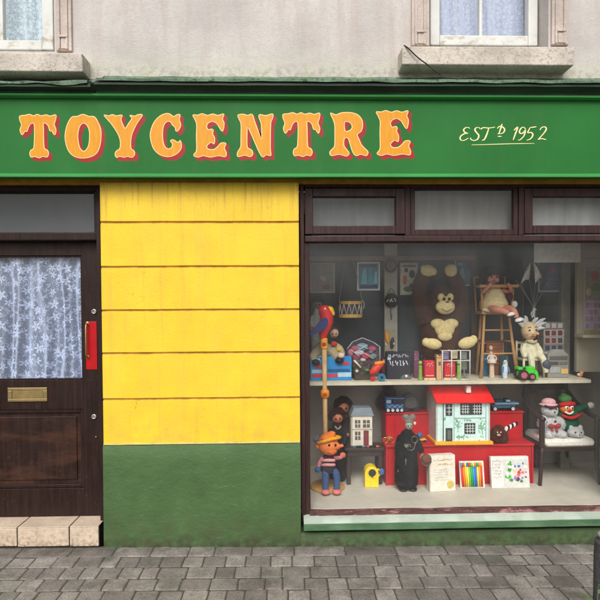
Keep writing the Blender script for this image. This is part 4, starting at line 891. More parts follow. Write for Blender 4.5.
def letter_block(px0, px1, top, Y, label, seed):
    t = ST('toy_block', label, 'toy block', (px0 + px1) / 2, Y, 'red toy blocks under the ape')
    t.p().box(px0, top, px1, t.py - 2.2, 0, 10, 1).done('block', K(196, 40, 50), smooth=False); rn = random.Random(seed)
    q = t.p()
    for k in range(5): q.disc(px0 + 2 + k * (px1 - px0 - 4) / 4, t.py - 4.6, .6, -.3, .2, 8)
    q.done('stud', K(236, 190, 190), smooth=False); cx = (px0 + px1) / 2
    t.p().tube([(cx - 3, top + 5, -.2, .4), (cx - 1.6, top + 2.8, -.2, .4), (cx + .6, top + 3.6, -.2, .4), (cx + 2.6, top + 1.8, -.2, .4)], 5).tube([(cx + 2.2, top + 4.6, -.2, .5), (cx + 3.2, top + 5.4, -.2, .5)], 5, 0).tube([(cx - 1, top + 5.8, -.2, .5), (cx + .4, top + 5.2, -.2, .5)], 5, 0).done('marking', K(230, 160, 164))
    t.p().box(px0 - .6, t.py - 2.2, px1 + .6, t.py, -.6, 10.6, .2).done('base', K(206, 178, 132, kind='wood'), smooth=False)
letter_block(424.4, 435, 361.4, .6, 'left one of two red toy blocks, beside the thin purple card', 1); letter_block(444.4, 456, 361.8, .6, 'right one of two red toy blocks, inside the white wire rack', 2)
for x0, lab in ((418, 'lime green toy figure left of both red toy blocks'), (456.9, 'lime green toy figure inside the wire rack right of a red block')):
    t = ST('toy_figure', lab, 'toy figure', x0 + 2, .6, 'lime green toy figures'); t.p().tube([(x0 + 2, t.py, 0, 2.2), (x0 + 2, 370, 0, 1.7), (x0 + 2, 366, 0, 2)], 12).done('body', K(126, 166, 62), remesh=.4); h = t.p().ell(x0 + 2, 363.4, 1.9, 2.1, 1.9).done('head', K(150, 184, 84)); face(t, h, x0 + 2, 363.6, 1.9, -1.8)
t = carton('card_box', 'thin purple card box peeping out above the lime figure', 413.6, 351.6, 419, .72, (112, 58, 88), 4); t.p().scrib(414.2, 354, 418.6, 361, 3, -.15, .22, 2).done('lettering', K(190, 160, 176))
t = carton('card_box', 'small dark card box with a pale swirl behind the left red block', 419.8, 351.8, 427.6, .73, (44, 42, 50), 5); t.p().tube([(421.4, 357, -.2, .5), (423, 354, -.2, .6), (425.6, 355, -.2, .6), (425.4, 358, -.2, .5), (423.4, 359, -.2, .5)], 6).done('swirl', K(190, 186, 196))
t = carton('card_box', 'narrow orange card box tucked behind the wooden toy tower', 430, 353.6, 436.6, .74, (176, 96, 48), 5); t.p().scrib(430.8, 355, 436, 360, 1, -.2, .26, 12).done('lettering', K(226, 206, 170))
t = carton('card_box', 'grey green card box behind the cluster of little dark toys', 352, 361, 360, .76, (92, 104, 92), 6); t.p().box(353, 363, 359, 368, -.3, .1, .05).done('printed_panel', K(170, 150, 110), smooth=False)
t = carton('card_box', 'wine red card box between the little plane and the black box', 381.4, 358, 386.4, .78, (104, 34, 44), 5); t.p().box(382, 360, 386, 364, -.3, .1, .05).done('printed_panel', K(196, 180, 160), smooth=False)
t = ST('toy_tower', 'tan wooden toy tower standing between the two red blocks', 'toy tower', 439, .62)
t.p().box(436, 358, 442, t.py, -2, 4, .4).done('shaft', K(200, 160, 116, kind='wood'), smooth=False); t.p().poly([(435.4, 358), (436, 355), (437.6, 355), (437.6, 356.6), (440.4, 356.6), (440.4, 355), (442, 355), (442.6, 358)], -2.6, 4.6).done('parapet', K(190, 148, 104, kind='wood'), smooth=False)
t.p().box(437.8, 362, 440.2, 366, -2.3, -1.8, .1).done('window', K(120, 84, 60), smooth=False)
t = ST('wire_rack', 'white wire rack with square openings holding small pale toys', 'rack', 456.5, .59)
q = t.p()
for d_ in (0, 17):
    for x_ in (442.4, 451.6, 460.8, 470.4): q.tube([(x_, 351, d_, .6), (x_, t.py, d_, .6)], 6, 0)
    for y_ in (351.2, 361.5, t.py - .6): q.tube([(442.4, y_, d_, .6), (470.4, y_, d_, .6)], 6, 0)
for x_ in (442.4, 451.6, 460.8, 470.4):
    for y_ in (351.2, 361.5, t.py - .6): q.tube([(x_, y_, 0, .4), (x_, y_, 17, .4)], 5, 0)
q.done('frame', K(206, 204, 192))
for c_, x_, y_ in (((132, 122, 150), 447, 356.5), ((190, 170, 140), 456, 355.6), ((120, 128, 120), 465.6, 356.5), ((104, 110, 92), 465.6, 367)): t.p().box(x_ - 3.4, y_ - 3.6, x_ + 3.4, y_ + 4.4, 4, 10, .5).done('packet', K(*c_), smooth=False)

# -- high chair with its doll
t = ST('high_chair', 'tall wooden doll high chair with splayed legs and front tray', 'high chair', 497, .72)
WDC = K(186, 138, 88, kind='wood'); b0 = t.py
legs = [((484.8, 314, 0), (479.6, b0, -5)), ((509.4, 314, 0), (516.4, b0, -5)), ((486.6, 314, 13), (483.6, b0, 17)), ((507.4, 314, 13), (511.6, b0, 17))]
for a_, c_ in legs: t.p().tube([(*a_, 1.3), (*c_, 1.7)], 10, 0).done('leg', WDC)
lerp = lambda l, y: tuple(l[0][i] + (l[1][i] - l[0][i]) * ((y - l[0][1]) / (l[1][1] - l[0][1])) for i in range(3))
for i, j, y_ in ((0, 1, 330.5), (0, 1, 354), (2, 3, 345), (0, 2, 342), (1, 3, 342)):
    a_, c_ = lerp(legs[i], y_), lerp(legs[j], y_); t.p().tube([(*a_, .9), (*c_, .9)], 8, 0).done('rung', WDC)
t.p().box(481, 311.6, 512, 314.6, -4, 16, .6).done('seat', WDC, smooth=False)
for x0, x1 in ((482, 480.5), (511.4, 513)): t.p().tube([(x0, 312, -2, 1.2), (x1, 288, -3, 1.1)], 8, 0).done('arm_post', WDC); t.p().tube([(x0, 312, 14, 1.1), (x1, 276, 17, 1)], 8, 0).done('back_post', WDC)
t.p().box(476.4, 284.8, 516, 287.8, -10, -2, .9).done('tray', WDC, smooth=False)
for x0, x1 in ((476.6, 480), (515.8, 512.4)): t.p().tube([(x0 + .6 * (1 if x0 < 490 else -1), 286.2, -3, 1), (x1, 286.4, 16, 1)], 8, 0).done('arm', WDC)
q = t.p()
for x_ in (488, 494, 500, 506): q.tube([(x_, 312, 15, .8), (x_, 277, 17.5, .8)], 6, 0)
q.tube([(480.4, 276.4, 17.2, 1.2), (513, 276.4, 17.2, 1.2)], 8, 0); q.done('back_rail', WDC)
zs_ = t.o.location.z + (b0 - 311.6) * t.s
t2 = T('doll', 'brown haired baby doll in a cream frock seated in the high chair', 'doll', 495, 0, .72, zs_ + .001); t2.py = 311.6; t = t2
SK = K(196, 128, 104, .5)
t.p().tube([(495.5, 311, 4, 13), (495.5, 303, 3, 14), (495, 293, 3, 9.5), (494, 286, 3, 5.5)], 18).done('dress', K(214, 196, 146, kind='cloth'), remesh=.7)
t.p().tube([(482, 309.6, -1, 1.6), (488, 311, -9, 2), (496, 311, -11, 2), (504, 311, -9, 2), (509, 309.6, -1, 1.6)], 8).done('frill', K(226, 216, 186, kind='cloth'), remesh=.5)
h = t.p().ell(492, 277.4, 7, 7.4, 7, 0).ell(492, 278.8, 1.1, 1, 1.2, -7).ell(488.6, 280.4, 2.6, 2.4, 2, -4.6).ell(495.4, 280.4, 2.6, 2.4, 2, -4.6).done('head', SK, remesh=.4); face(t, h, 492, 277.6, 7, -6.9, k=.14)
q = t.p(); q.ell(491.4, 273.4, 9.6, 8, 9, 2); q.ell(488, 270.6, 5, 3, 4, -5, -16); q.ell(494.8, 270.6, 5, 3, 4, -5, 16); q.ell(483.6, 279, 3, 5.6, 5, 0); q.ell(500, 279, 3, 5.6, 5, 0)
for k in range(22):
    a_ = math.pi * (1.08 + .84 * k / 21) if k < 12 else math.pi * (-.12 + 1.24 * (k - 12) / 9); q.ell(491.6 + 8.2 * math.cos(a_), 274.4 + 6.8 * math.sin(a_) * (1 if k < 12 else .9), 2.2, 2.2, 2.4, 0.5 if k < 12 else 4)
q.done('hair', K(50, 36, 32, kind='fur'), h, remesh=.5)
for pts in ([(485, 290, 0, 2.4), (481.6, 292, -5, 2.2), (484, 288, -10, 1.8), (487, 283.8, -12, 1.6)], [(503, 290, 0, 2.4), (508, 292, -5, 2.2), (507, 288.5, -10, 1.8), (503, 284, -12, 1.6)]): t.p().tube(pts, 10).done('arm', SK, remesh=.4)
for pts, sx_ in (([(489, 309, -6, 4.2), (490.5, 309.6, -14, 3.8), (495, 311, -20, 3), (499, 313, -24, 2.6)], (501.4, 314.4)), ([(501, 309, -6, 4.2), (506, 309.5, -14, 3.6), (508, 314, -18, 3), (508.6, 318, -19, 2.6)], (509.4, 320))):
    t.p().tube(pts, 12).done('leg', SK, remesh=.45); f_ = t.p().ell(*sx_, 4, 2.3, 3, -23, -12).done('shoe', K(220, 216, 204)); t.p().ell(sx_[0] + .6, sx_[1] + 1.6, 4, 1, 3, -23, -12).done('sole', K(40, 36, 36), f_)
t.p().ell(507.6, 297, 3.4, 4.2, 2, -7).done('satin_bow', K(74, 40, 40, kind='cloth'))
t.p().ell(513.4, 304.6, 3, 3.4, 2, -5).done('ribbon_end', K(210, 208, 200, kind='cloth'))

t = ST('basket', 'brown wicker basket standing at the back beneath the high chair', 'basket', 493, .88)
t.p().poly([(484.6, 342), (501.6, 342), (500.6, t.py), (485.6, t.py)], -5, 5).done('body', K(128, 76, 46, kind='wood'), smooth=False)
q = t.p()
for y_ in (344, 348, 352, 356, 360, 364): q.tube([(484.6, y_, -5.4, .7), (501.4, y_ + .3, -5.4, .7)], 6, 0)
q.done('weave', K(150, 92, 58, kind='wood')); t.p().box(484, 341, 502, 343, -5.8, 5.8, .5).done('rim', K(112, 66, 40, kind='wood'), smooth=False)
t = ST('figurine', 'pale slender dancer figurine standing between the high chair legs', 'figurine', 492.4, .7)
q = t.p(); q.tube([(491.6, t.py, 0, 1.6), (491.8, 367, 0, 1.5), (492.4, 360, 0, 3.2), (492, 356, 0, 2), (491.6, 352, 0, 1.2)], 10); q.tube([(493.8, t.py, 0, 1.5), (493.4, 367, 0, 1.4), (492.6, 361, 0, 2.6)], 8); q.tube([(490, 355.6, 0, .9), (487.6, 359, -1, .8), (488.6, 362, -2, .7)]); q.tube([(494.2, 355.6, 0, .9), (496.6, 358, -1, .8), (496, 361.6, -2, .7)]); q.done('body', K(196, 178, 160), remesh=.35)
t.p().lathe(492.4, [(1.6, 357), (4.8, 363), (4.4, 363.8), (1, 361)]).done('skirt', K(206, 196, 180, kind='cloth')); h = t.p().ell(491.6, 349, 1.8, 2.2, 1.8).done('head', K(206, 176, 150)); t.p().ell(491.6, 347.8, 1.9, 1.7, 1.9, .5).done('hair', K(190, 150, 90, kind='cloth'), h); face(t, h, 491.6, 349.4, 1.8, -1.7)
t = carton('card_box', 'bright blue card box just inside the left leg of the high chair', 482.4, 355, 488.4, .78, (30, 104, 140), 5); t.p().scrib(483, 358, 488, 362, 1, -.2, .25, 5).done('lettering', K(150, 200, 216))
t = carton('card_box', 'dark teal card box at the right behind the white toy bird', 500.4, 356, 509.6, .82, (30, 66, 74), 5); t.p().box(507, 357, 509, 372, -.3, .1, .05).done('green_strip', K(50, 120, 100), smooth=False)
t = ST('toy_bird', 'white and blue toy bird beneath the right side of the high chair', 'toy bird', 506, .66)
t.p().tube([(506, t.py, 0, 2.2), (505.6, 371, 0, 3.2), (506, 366.4, 0, 2.6), (506.2, 363, 0, 2.1), (506, 360.8, 0, 1)], 12).done('body', K(196, 206, 214), remesh=.4); t.p().ell(503, 370.6, 1.1, 3.6, 1.6, -1.5, 14).done('wing', K(80, 116, 150)); t.p().ell(509, 370.6, 1.1, 3.6, 1.6, -1.5, -14).done('wing', K(80, 116, 150)); t.p().ell(504.2, 363.4, 1.4, .6, .7, -2.2).done('beak', K(180, 150, 80)); t.p().ell(506, 362.6, .5, .5, .4, -2).done('eye', K(20, 20, 24))

# -- parachute toy, marionette and the right end of the shelf
t = T('toy_parachute', 'black and white toy parachute with a tiny jumper on its strings', 'parachute', 532, 317, .76)
def gore(pts, d0, d1): return [(x, y) for x, y in pts], d0, d1
BKc, WHc = K(20, 20, 23, kind='cloth'), K(214, 214, 208, kind='cloth')
def cloth(t, name, m, grid):
    q = t.p(); vs = [[q.b.bm.verts.new(q.q(*c)) for c in r_] for r_ in grid]
    vs2 = [[q.b.bm.verts.new(q.q(c[0], c[1], c[2] + .4)) for c in r_] for r_ in grid]
    for V in (vs, vs2):
        for j in range(len(V) - 1):
            for i in range(len(V[0]) - 1): q.b.bm.faces.new((V[j][i], V[j][i + 1], V[j + 1][i + 1], V[j + 1][i]))
    R_, Cn = len(vs), len(vs[0])
    for i in range(Cn - 1):
        for j in (0, R_ - 1): q.b.bm.faces.new((vs[j][i], vs[j][i + 1], vs2[j][i + 1], vs2[j][i]))
    for j in range(R_ - 1):
        for i in (0, Cn - 1): q.b.bm.faces.new((vs[j][i], vs[j + 1][i], vs2[j + 1][i], vs2[j][i]))
    return q.done(name, m)
A_ = (530, 261)
def gr(xa, ya, xb, yb, bulge): return [[(A_[0] + (xa + (xb - xa) * u - A_[0]) * v_, A_[1] + (ya + (yb - ya) * u - A_[1]) * v_ ** 1.6 + 1.5 * math.sin(math.pi * u) * -v_ , -bulge * math.sin(math.pi * min(1, v_)) * math.sin(math.pi * (.1 + .8 * u))) for u in (0, .25, .5, .75, 1)] for v_ in (.02, .3, .6, .85, 1)]
for (xa, ya, xb, yb, m_) in ((515, 279, 520, 284, BKc), (520, 284, 529, 279, WHc), (529, 279, 535, 284, BKc), (535, 284, 542, 277, WHc), (542, 277, 548, 282, BKc)): cloth(t, 'gore', m_, gr(xa, ya, xb, yb, 5))
for xa, ya in ((515, 279), (520, 284), (529, 279), (535, 284), (542, 277), (548, 282)): t.p().tube([(xa, ya, 0, .22), (533.6, 308, -1, .22)], 5, 0).done('string', K(150, 150, 146))
q = t.p(); q.ell(533.4, 312.4, 1.7, 2.6, 1.6); q.tube([(533, 311, 0, .9), (530.6, 313.4, -1, .7), (531, 316, -1, .6)], 6); q.tube([(534, 311, 0, .9), (536, 309, -1, .7)], 6); q.tube([(533, 314.5, 0, 1), (532, 318, 0, .8)], 6); q.tube([(534, 314.5, 0, 1), (534.6, 318, 0, .8)], 6); q.ell(533.8, 308.8, 1.4, 1.6, 1.4); q.done('jumper', K(190, 190, 186), remesh=.3)

t = ST('doll_chair', 'pale little wooden chair that the clown marionette sits on', 'chair', 532, .74)
PW = K(196, 184, 150, kind='wood'); b0 = t.py
for x_ in (521.6, 542): t.p().tube([(x_, b0, 8, 1.2), (x_, 342, 9, 1.2)], 8, 0).done('back_post', PW); t.p().tube([(x_, b0, -7, 1.2), (x_, 360, -7, 1.2)], 8, 0).done('front_leg', PW)
t.p().box(520.4, 358.6, 543.4, 361, -8, 10, .5).done('seat', PW, smooth=False)
for y_ in (344, 351): t.p().box(521.6, y_ - 1.2, 542, y_ + 1.2, 8.2, 9.8, .3).done('back_rail', PW, smooth=False)
zq = t.o.location.z + (b0 - 358.6) * t.s
t = T('marionette', 'pale faced clown marionette with white spiky frills sitting on a little chair', 'marionette', 531, 0, .74, zq + .001); t.py = 358.6
CW = K(214, 208, 176, kind='cloth')
q = t.p(); q.tube([(531, 358, 0, 8.4), (531, 350, 0, 7.4), (531, 343, 0, 5), (531, 340, 0, 3)], 16); q.tube([(525, 345, 0, 3.2), (522.6, 352, -3, 2.8), (524, 358, -6, 2.4)]); q.tube([(537, 345, 0, 3.2), (540.4, 352, -3, 2.8), (539, 358, -6, 2.4)]); q.tube([(528, 356.5, -4, 3.6), (527, 357, -11, 3.4), (527, 366, -13, 3), (527, 372, -13, 2.6)]); q.tube([(535, 356.5, -4, 3.6), (538, 357, -11, 3.4), (540, 366, -13, 3), (541, 372, -13, 2.6)]); q.done('costume', CW, remesh=.5)
h = t.p().ell(530.4, 331.4, 8, 9.4, 8).ell(530.6, 333.4, 1.4, 1.6, 1.6, -7.6).done('head', K(220, 196, 152, .5), remesh=.45)
for x_ in (527.2, 534): t.p().ell(x_, 330.4, 1.1, .8, .6, -7.6).done('eye', K(40, 36, 40), h); t.p().tube([(x_ - 1.6, 327.8, -7.2, .25), (x_, 327, -7.7, .3), (x_ + 1.6, 327.8, -7.2, .25)], 5).done('eyebrow', K(70, 50, 40), h)
t.p().ell(531, 336.6, 2.4, .8, .7, -7.1).done('mouth', K(190, 40, 44), h)
for x_ in (525.6, 536): t.p().ell(x_, 334, 1.4, 1.3, .6, -6.6).done('cheek', K(224, 150, 120), h)
q = t.p()
for x0, y0, x1, y1 in ((526, 324, 519.4, 317.6), (528, 322.5, 525, 316), (534, 323, 539, 318.4), (536.6, 325.6, 546.6, 318.8), (538, 327.6, 547.6, 323), (538, 330, 546, 329), (523.4, 327, 517.6, 322.6)): q.tube([(x0, y0, 0, 1.8), ((x0 + x1) / 2, (y0 + y1) / 2 - 1, -1, 1.9), (x1, y1, -1, .7)], 8)
q.done('frill', K(206, 208, 206, kind='cloth'), h, remesh=.4)
t.p().tube([(526, 341, -4, 1.2), (531, 343, -6.5, 1.4), (536, 341, -4, 1.2)], 8).done('collar', K(190, 170, 130, kind='cloth')); t.p().ell(541, 364, 4.2, 5, 2.6, -14.5, -20).done('shoe', K(72, 78, 90)); t.p().ell(526.6, 373.4, 3.4, 2, 4, -14).done('shoe', K(72, 78, 90))
for xa, xb in ((522, 528), (540, 534)): t.p().tube([(xa, 352, -4, .2), (xb, 259, 8, .2)], 5, 0).done('string', K(120, 120, 116))

t = ST('toy_tractor', 'bright green plastic toy tractor with black and pink wheels', 'toy tractor', 527, .58)
b0 = t.py; GR = K(64, 200, 44, .35)
q = t.p(); q.box(519, b0 - 9, 536, b0 - 4, -4, 4, .8); q.box(526, b0 - 13.4, 534.6, b0 - 8, -3.4, 3.4, .8); q.done('body', GR, smooth=False)
t.p().poly([(517.6, b0 - 10.6), (522.6, b0 - 10.6), (523.4, b0 - 12.4), (521, b0 - 13.4), (517.6, b0 - 12.6)], -4, 4).done('bonnet', GR, smooth=False); t.p().poly([(534.6, b0 - 11), (537.4, b0 - 8), (538, b0 - 1), (534, b0 - .6), (533, b0 - 6)], -4.6, 4.6).done('mudguard', GR, smooth=False)
t.p().box(522, b0 - 12.6, 524.6, b0 - 9.6, -4.3, -3.8, .2).done('panel', K(16, 60, 24), smooth=False)
for x_, r_ in ((522.4, 5.2), (531, 3.6)):
    for d0 in (-6.4, 4): w_ = t.p().disc(x_, b0 - r_, r_, d0, d0 + 2.4).done('wheel', K(44, 28, 30), smooth='auto'); t.p().disc(x_, b0 - r_, r_ * .6, d0 - .4, d0 + 2.8).done('hub', K(170, 90, 104), w_, smooth='auto')
grp = 'small packets stacked behind the clown marionette'
zq = SHZ + .012; Yk = .9; pyq = 300 + (at(552, 300, Yk).z - zq) / sc(Yk)
rnd = random.Random(3)
HT = (pyq - 322) / 7
nm = ['lowest', 'second lowest', 'third lowest', 'middle', 'third highest', 'second highest', 'topmost']
COLS = [(168, 160, 150), (150, 140, 132), (176, 168, 160), (142, 128, 120), (166, 158, 150), (180, 172, 164), (136, 126, 118)]
for k in range(7):
    y1 = pyq - k * HT; y0 = y1 - HT + .15
    t = T('toy_packet', f'flat grey white packet, the {nm[k]} in the stack behind the clown marionette', 'packet', 552, y1, Yk, zq + k * HT * sc(Yk), grp)
    t.p().box(540 + rnd.uniform(-.5, .5), y0, 561 + rnd.uniform(-.5, .5), y1, -6, 8, .3).done('carton', K(*COLS[k]), smooth=False)
    for i in range(3):
        c_ = rnd.choice(((120, 46, 50), (46, 70, 84), (92, 40, 48), (200, 196, 190), (70, 66, 64))); x_ = 542 + i * 6.4
        t.p().box(x_, y0 + 1.2, x_ + 4.4, y1 - 1.2, -6.4, -5.8, .2).done('printed_window', K(*c_), smooth=False)
t = ST('toy_pack', 'grey clear fronted toy pack at the right end of the shelf by the post', 'toy', 560, .66)
t.p().box(549.4, 355, 571, t.py, 0, 8, .6).done('carton', K(136, 134, 128), smooth=False); t.p().poly([(551, 355), (555, 350.6), (566, 350.6), (570, 355)], 2, 6).done('hanger', K(150, 148, 140), smooth=False)
for x0, y0, x1, y1, c_ in ((551, 357, 569.6, 361, (90, 88, 84)), (551.4, 362.6, 560, 366, (72, 72, 70)), (561, 362.6, 569.4, 366, (104, 100, 94)), (551, 368, 562, 374, (156, 160, 156)), (563, 370, 570, 375, (214, 176, 96))): t.p().box(x0, y0, x1, y1, -.5, .1, .2).done('toy_window', K(*c_), smooth=False)
t = ST('ornament', 'tiny orange and white ornament alone at the right end of the shelf', 'ornament', 582, .7)
q = t.p(); q.ell(582, t.py - 2, 3, 2.2, 2.4); q.ell(584, t.py - 4.6, 1.8, 1.8, 1.8); q.done('body', K(220, 150, 90), remesh=.35); t.p().ell(580, t.py - 2.6, 1.6, 1.5, 1.6, -1.4).done('patch', K(236, 220, 200))
# ------------------------------------------------------------------ lower level: things on the window floor
def FT(name, label, cat, px, py, Y=None, group=None, rz=0):
    if Y is not None: py = 300 + (at(px, 300, Y).z - FL) / sc(Y)
    return T(name, label, cat, px, py, Y, FL + .0008, group, rz)
YPO = solveY(327, 487.5, FL) - .105
# troll puppet on the parrot's base is a doll leaning on the pole
t = T('doll', 'orange faced puppet doll in a yellow hat leaning at the foot of the parrot pole', 'doll', 328.5, 481.5, YPO, None)
t.o.location.z = FL + .0135; t.py = 300 + (at(328.5, 300, YPO).z - t.o.location.z) / sc(YPO)
b0 = t.py; dy = b0 - 482
OR = K(222, 122, 62, .5)
q = t.p(); q.tube([(328.4, 473, 0, 7.6), (328.4, 465, 0, 8), (328.8, 458, 0, 5.6), (328.8, 455, 0, 3)], 14); q.done('body', K(58, 50, 58, kind='cloth'), remesh=.5)
for y_ in (459.5, 464): t.p().tube([(321.6, y_ + 1.4, -3, 1.4), (324.6, y_, -6.6, 1.5), (329, y_ - .4, -7.8, 1.5), (334.4, y_ + .4, -5.8, 1.4)], 8).done('stripe', K(214, 150, 150, kind='cloth'))
for pts, pos, c_ in (([(323, 459, 0, 2.4), (319.4, 463, -3, 2.2), (318, 467, -4, 2)], (317.4, 469.4), (52, 96, 140)), ([(334, 459, 0, 2.4), (338.6, 458, -4, 2.1), (341.6, 456, -6, 1.8)], (342.6, 455), (206, 110, 84))):
    t.p().tube(pts, 10).done('arm', K(184, 118, 124, kind='cloth'), remesh=.4); t.p().ell(*pos, 3, 2.8, 2.4, -4.6).done('hand', K(*c_, kind='cloth'))
for x_ in (325, 336):
    t.p().tube([(328 + (x_ - 328) * .4, 471, 0, 4), (x_, 474, -5, 3.8), (x_, b0 - 3, -7, 3.2)], 10).done('leg', K(62, 84, 122, kind='cloth'), remesh=.4); t.p().ell(x_, b0 - 2.2, 4.6, 2.6, 5, -8.6).done('shoe', K(206, 108, 100))
h = blobs(t, 'head', OR, [(328.6, 446, 10.4, 9.8, 8.6, -1), (329.6, 450, 8, 5.6, 6, -3), (336.6, 446, 4, 3.4, 4, -5)], .5)
t.p().tube([(337, 445.6, -7, 2), (340.4, 444.8, -8.4, 1.6), (343, 444.2, -9, .8)], 10).done('nose', K(226, 112, 66, .5), h, remesh=.3)
for x_ in (328.6, 335): t.p().ell(x_, 443.6, 1.2, 1.4, .8, -9.2).done('eye', K(40, 30, 28), h)
t.p().tube([(327, 451, -9.2, .5), (331.4, 452.8, -9.6, .6), (336, 451, -8.8, .5)], 6).done('mouth', K(160, 40, 36), h)
t.p().ell(317.6, 446.6, 2.2, 3, 2, -1).done('ear', OR, h)
ht = t.p().tube([(317.4, 443.6, -2, 1.6), (323, 440.2, -8.6, 1.9), (330, 437.6, -9.6, 2), (337.6, 437.4, -6, 1.6), (340, 438, 0, 1.4), (332, 438.6, 6, 1.6), (322, 441, 6, 1.6), (317.4, 443.6, -2, 1.6)], 8).done('hat_brim', K(232, 158, 44, kind='cloth'), h)
blobs(t, 'hat', K(216, 118, 50, kind='cloth'), [(328, 437.6, 8, 4.6, 7, -1, -14), (332, 434.4, 4, 2.8, 4, -1)], .45, h)
t.p().ell(316.6, 440, 3.2, 3.8, 3, 0).done('hair', K(110, 110, 130, kind='fur'), h)

for i, (hx, hy, Y, lab, hair, cl) in enumerate(((343.4, 407.4, .86, 'taller brown haired doll in dark clothes standing behind the little doll house', (66, 46, 38), (52, 46, 44)), (337.6, 418, .74, 'shorter doll with red brown hair in front of the taller doll by the pole', (72, 44, 36), (44, 40, 40)))):
    t = FT('doll', lab, 'doll', hx, 0, Y); b0 = t.py; r_ = 6.6 if i == 0 else 5.8
    q = t.p(); q.tube([(hx, b0, 0, 8), (hx, b0 - 14, 0, 8), (hx, hy + 20, 0, 8), (hx, hy + 11, 0, 6.4), (hx, hy + 5, 0, 2.6)], 14); q.tube([(hx - 6, hy + 12, 0, 2.6), (hx - 8, hy + 20, -3, 2.4), (hx - 5, hy + 26, -7, 2)]); q.tube([(hx + 6, hy + 12, 0, 2.6), (hx + 7.4, hy + 20, -3, 2.4), (hx + 4, hy + 26, -7, 2)]); q.done('clothes', K(*cl, kind='cloth'), remesh=.6)
    h = t.p().ell(hx, hy, r_, r_ * 1.1, r_).ell(hx + .4, hy + 1.4, 1, 1.2, 1.4, -r_).done('head', K(176, 112, 86, .5), remesh=.4); face(t, h, hx, hy + .6, r_, -r_ * .98)
    q = t.p(); q.ell(hx - .4, hy - 2.6, r_ + 1.8, r_ * .9, r_ + 1, 2)
    for k in range(12): a_ = math.pi * (.92 + 1.16 * k / 11); q.ell(hx + (r_ + .9) * math.cos(a_), hy - 1 + (r_ + .9) * math.sin(a_), 2, 2.2, 2.2, -.5)
    q.done('hair', K(*hair, kind='fur'), h, remesh=.45)
    for sx in (-1, 1): t.p().ell(hx + sx * 3.4, hy + 26.6, 1.8, 1.9, 1.6, -8).done('hand', K(176, 116, 90, .5))
    t.p().tube([(hx - 3, hy + 8, -5, .9), (hx, hy + 10.6, -6.4, .9), (hx + 3, hy + 8, -5, .9)], 6).done('collar', K(150, 140, 126, kind='cloth'))

DKW = mat('dark_stained_wood', (52, 38, 34), .45, .2, 18, .1, 60, .4, 0, (6, 6, 1))
t = FT('small_table', 'small dark wooden table carrying the little white doll house', 'table', 365, 484.5)
b0 = t.py; tt = 447.4
t.p().box(344.6, tt, 384.6, tt + 3, -1, 22, .5).done('tabletop', DKW, smooth=False); t.p().box(347, tt + 3, 382.4, tt + 9, 1, 20, .3).done('apron', DKW, smooth=False)
for x_ in (348.6, 380.6):
    for d_ in (1.4, 19): t.p().box(x_ - 2, tt + 9, x_ + 2, b0, d_ - 2, d_ + 2, .4).done('leg', DKW, smooth=False)
ztab = t.o.location.z + (b0 - tt) * t.s; Yt = t.Y
pyt = lambda px, Y: 300 + (at(px, 300, Y).z - ztab) / sc(Y)
Yd = Yt + .06; t = T('doll_house', 'little white doll house with grey blue roof on the dark table', 'doll house', 362, pyt(362, Yd), Yd, ztab + .001); b0 = t.py
WHT = K(216, 208, 190)
t.p().poly([(352.4, b0), (352.4, 415.6), (354.4, 409.6), (370.4, 409.6), (372.4, 415.6), (372.4, b0)], 0, 13).done('walls', WHT, smooth=False)
rf = t.p().poly([(350.6, 416.6), (353.8, 408.6), (371.2, 408.6), (374, 416.6)], -1.4, 14.4).done('roof', K(128, 140, 146), smooth=False)
for x0, x1, y0, y1 in ((355, 360.4, 421, 428.6), (363, 370, 421, 428.6), (355, 360.4, 432.6, 441)):
    w_ = t.p().box(x0, y0, x1, y1, -.6, .4, .15).done('window', K(96, 88, 80), smooth=False); xm = (x0 + x1) / 2; t.p().box(xm - .3, y0, xm + .3, y1, -.9, -.5, .05).box(x0, (y0 + y1) / 2 - .3, x1, (y0 + y1) / 2 + .3, -.95, -.5, .05).done('glazing_bar', WHT, w_, smooth=False)
t.p().box(363.6, 431.6, 368.8, b0 - .4, -.6, .4, .15).done('door', K(118, 44, 52), smooth=False); t.p().box(351.8, 429.6, 373, 430.8, -.5, .4, .1).done('string_course', K(180, 168, 150), smooth=False)
t.p().box(350.8, 417.4, 352.3, b0, .4, 12.6, .2).done('side_wall', K(176, 166, 146), smooth=False)
for i, (c_, x0, x1, lab) in enumerate((((60, 130, 140), 354, 366, 'teal crayon lying at the front edge of the dark table'), ((206, 96, 50), 367, 380, 'orange crayon lying at the right of the dark table front'))):
    Yc = Yt + .012; t = T('crayon', lab, 'crayon', (x0 + x1) / 2, pyt(367, Yc), Yc, ztab + .001, 'crayons on the dark table'); b0 = t.py
    t.p().tube([(x0, b0 - 1, 0, 1), (x1 - 2.4, b0 - 1, 0, 1), (x1, b0 - 1, 0, .25)], 8, 0).done('stick', K(*c_)); t.p().tube([(x0 + 2, b0 - 1, 0, 1.08), (x1 - 4, b0 - 1, 0, 1.08)], 8, 0).done('wrapper', K(*sh(c_, 1.2)))

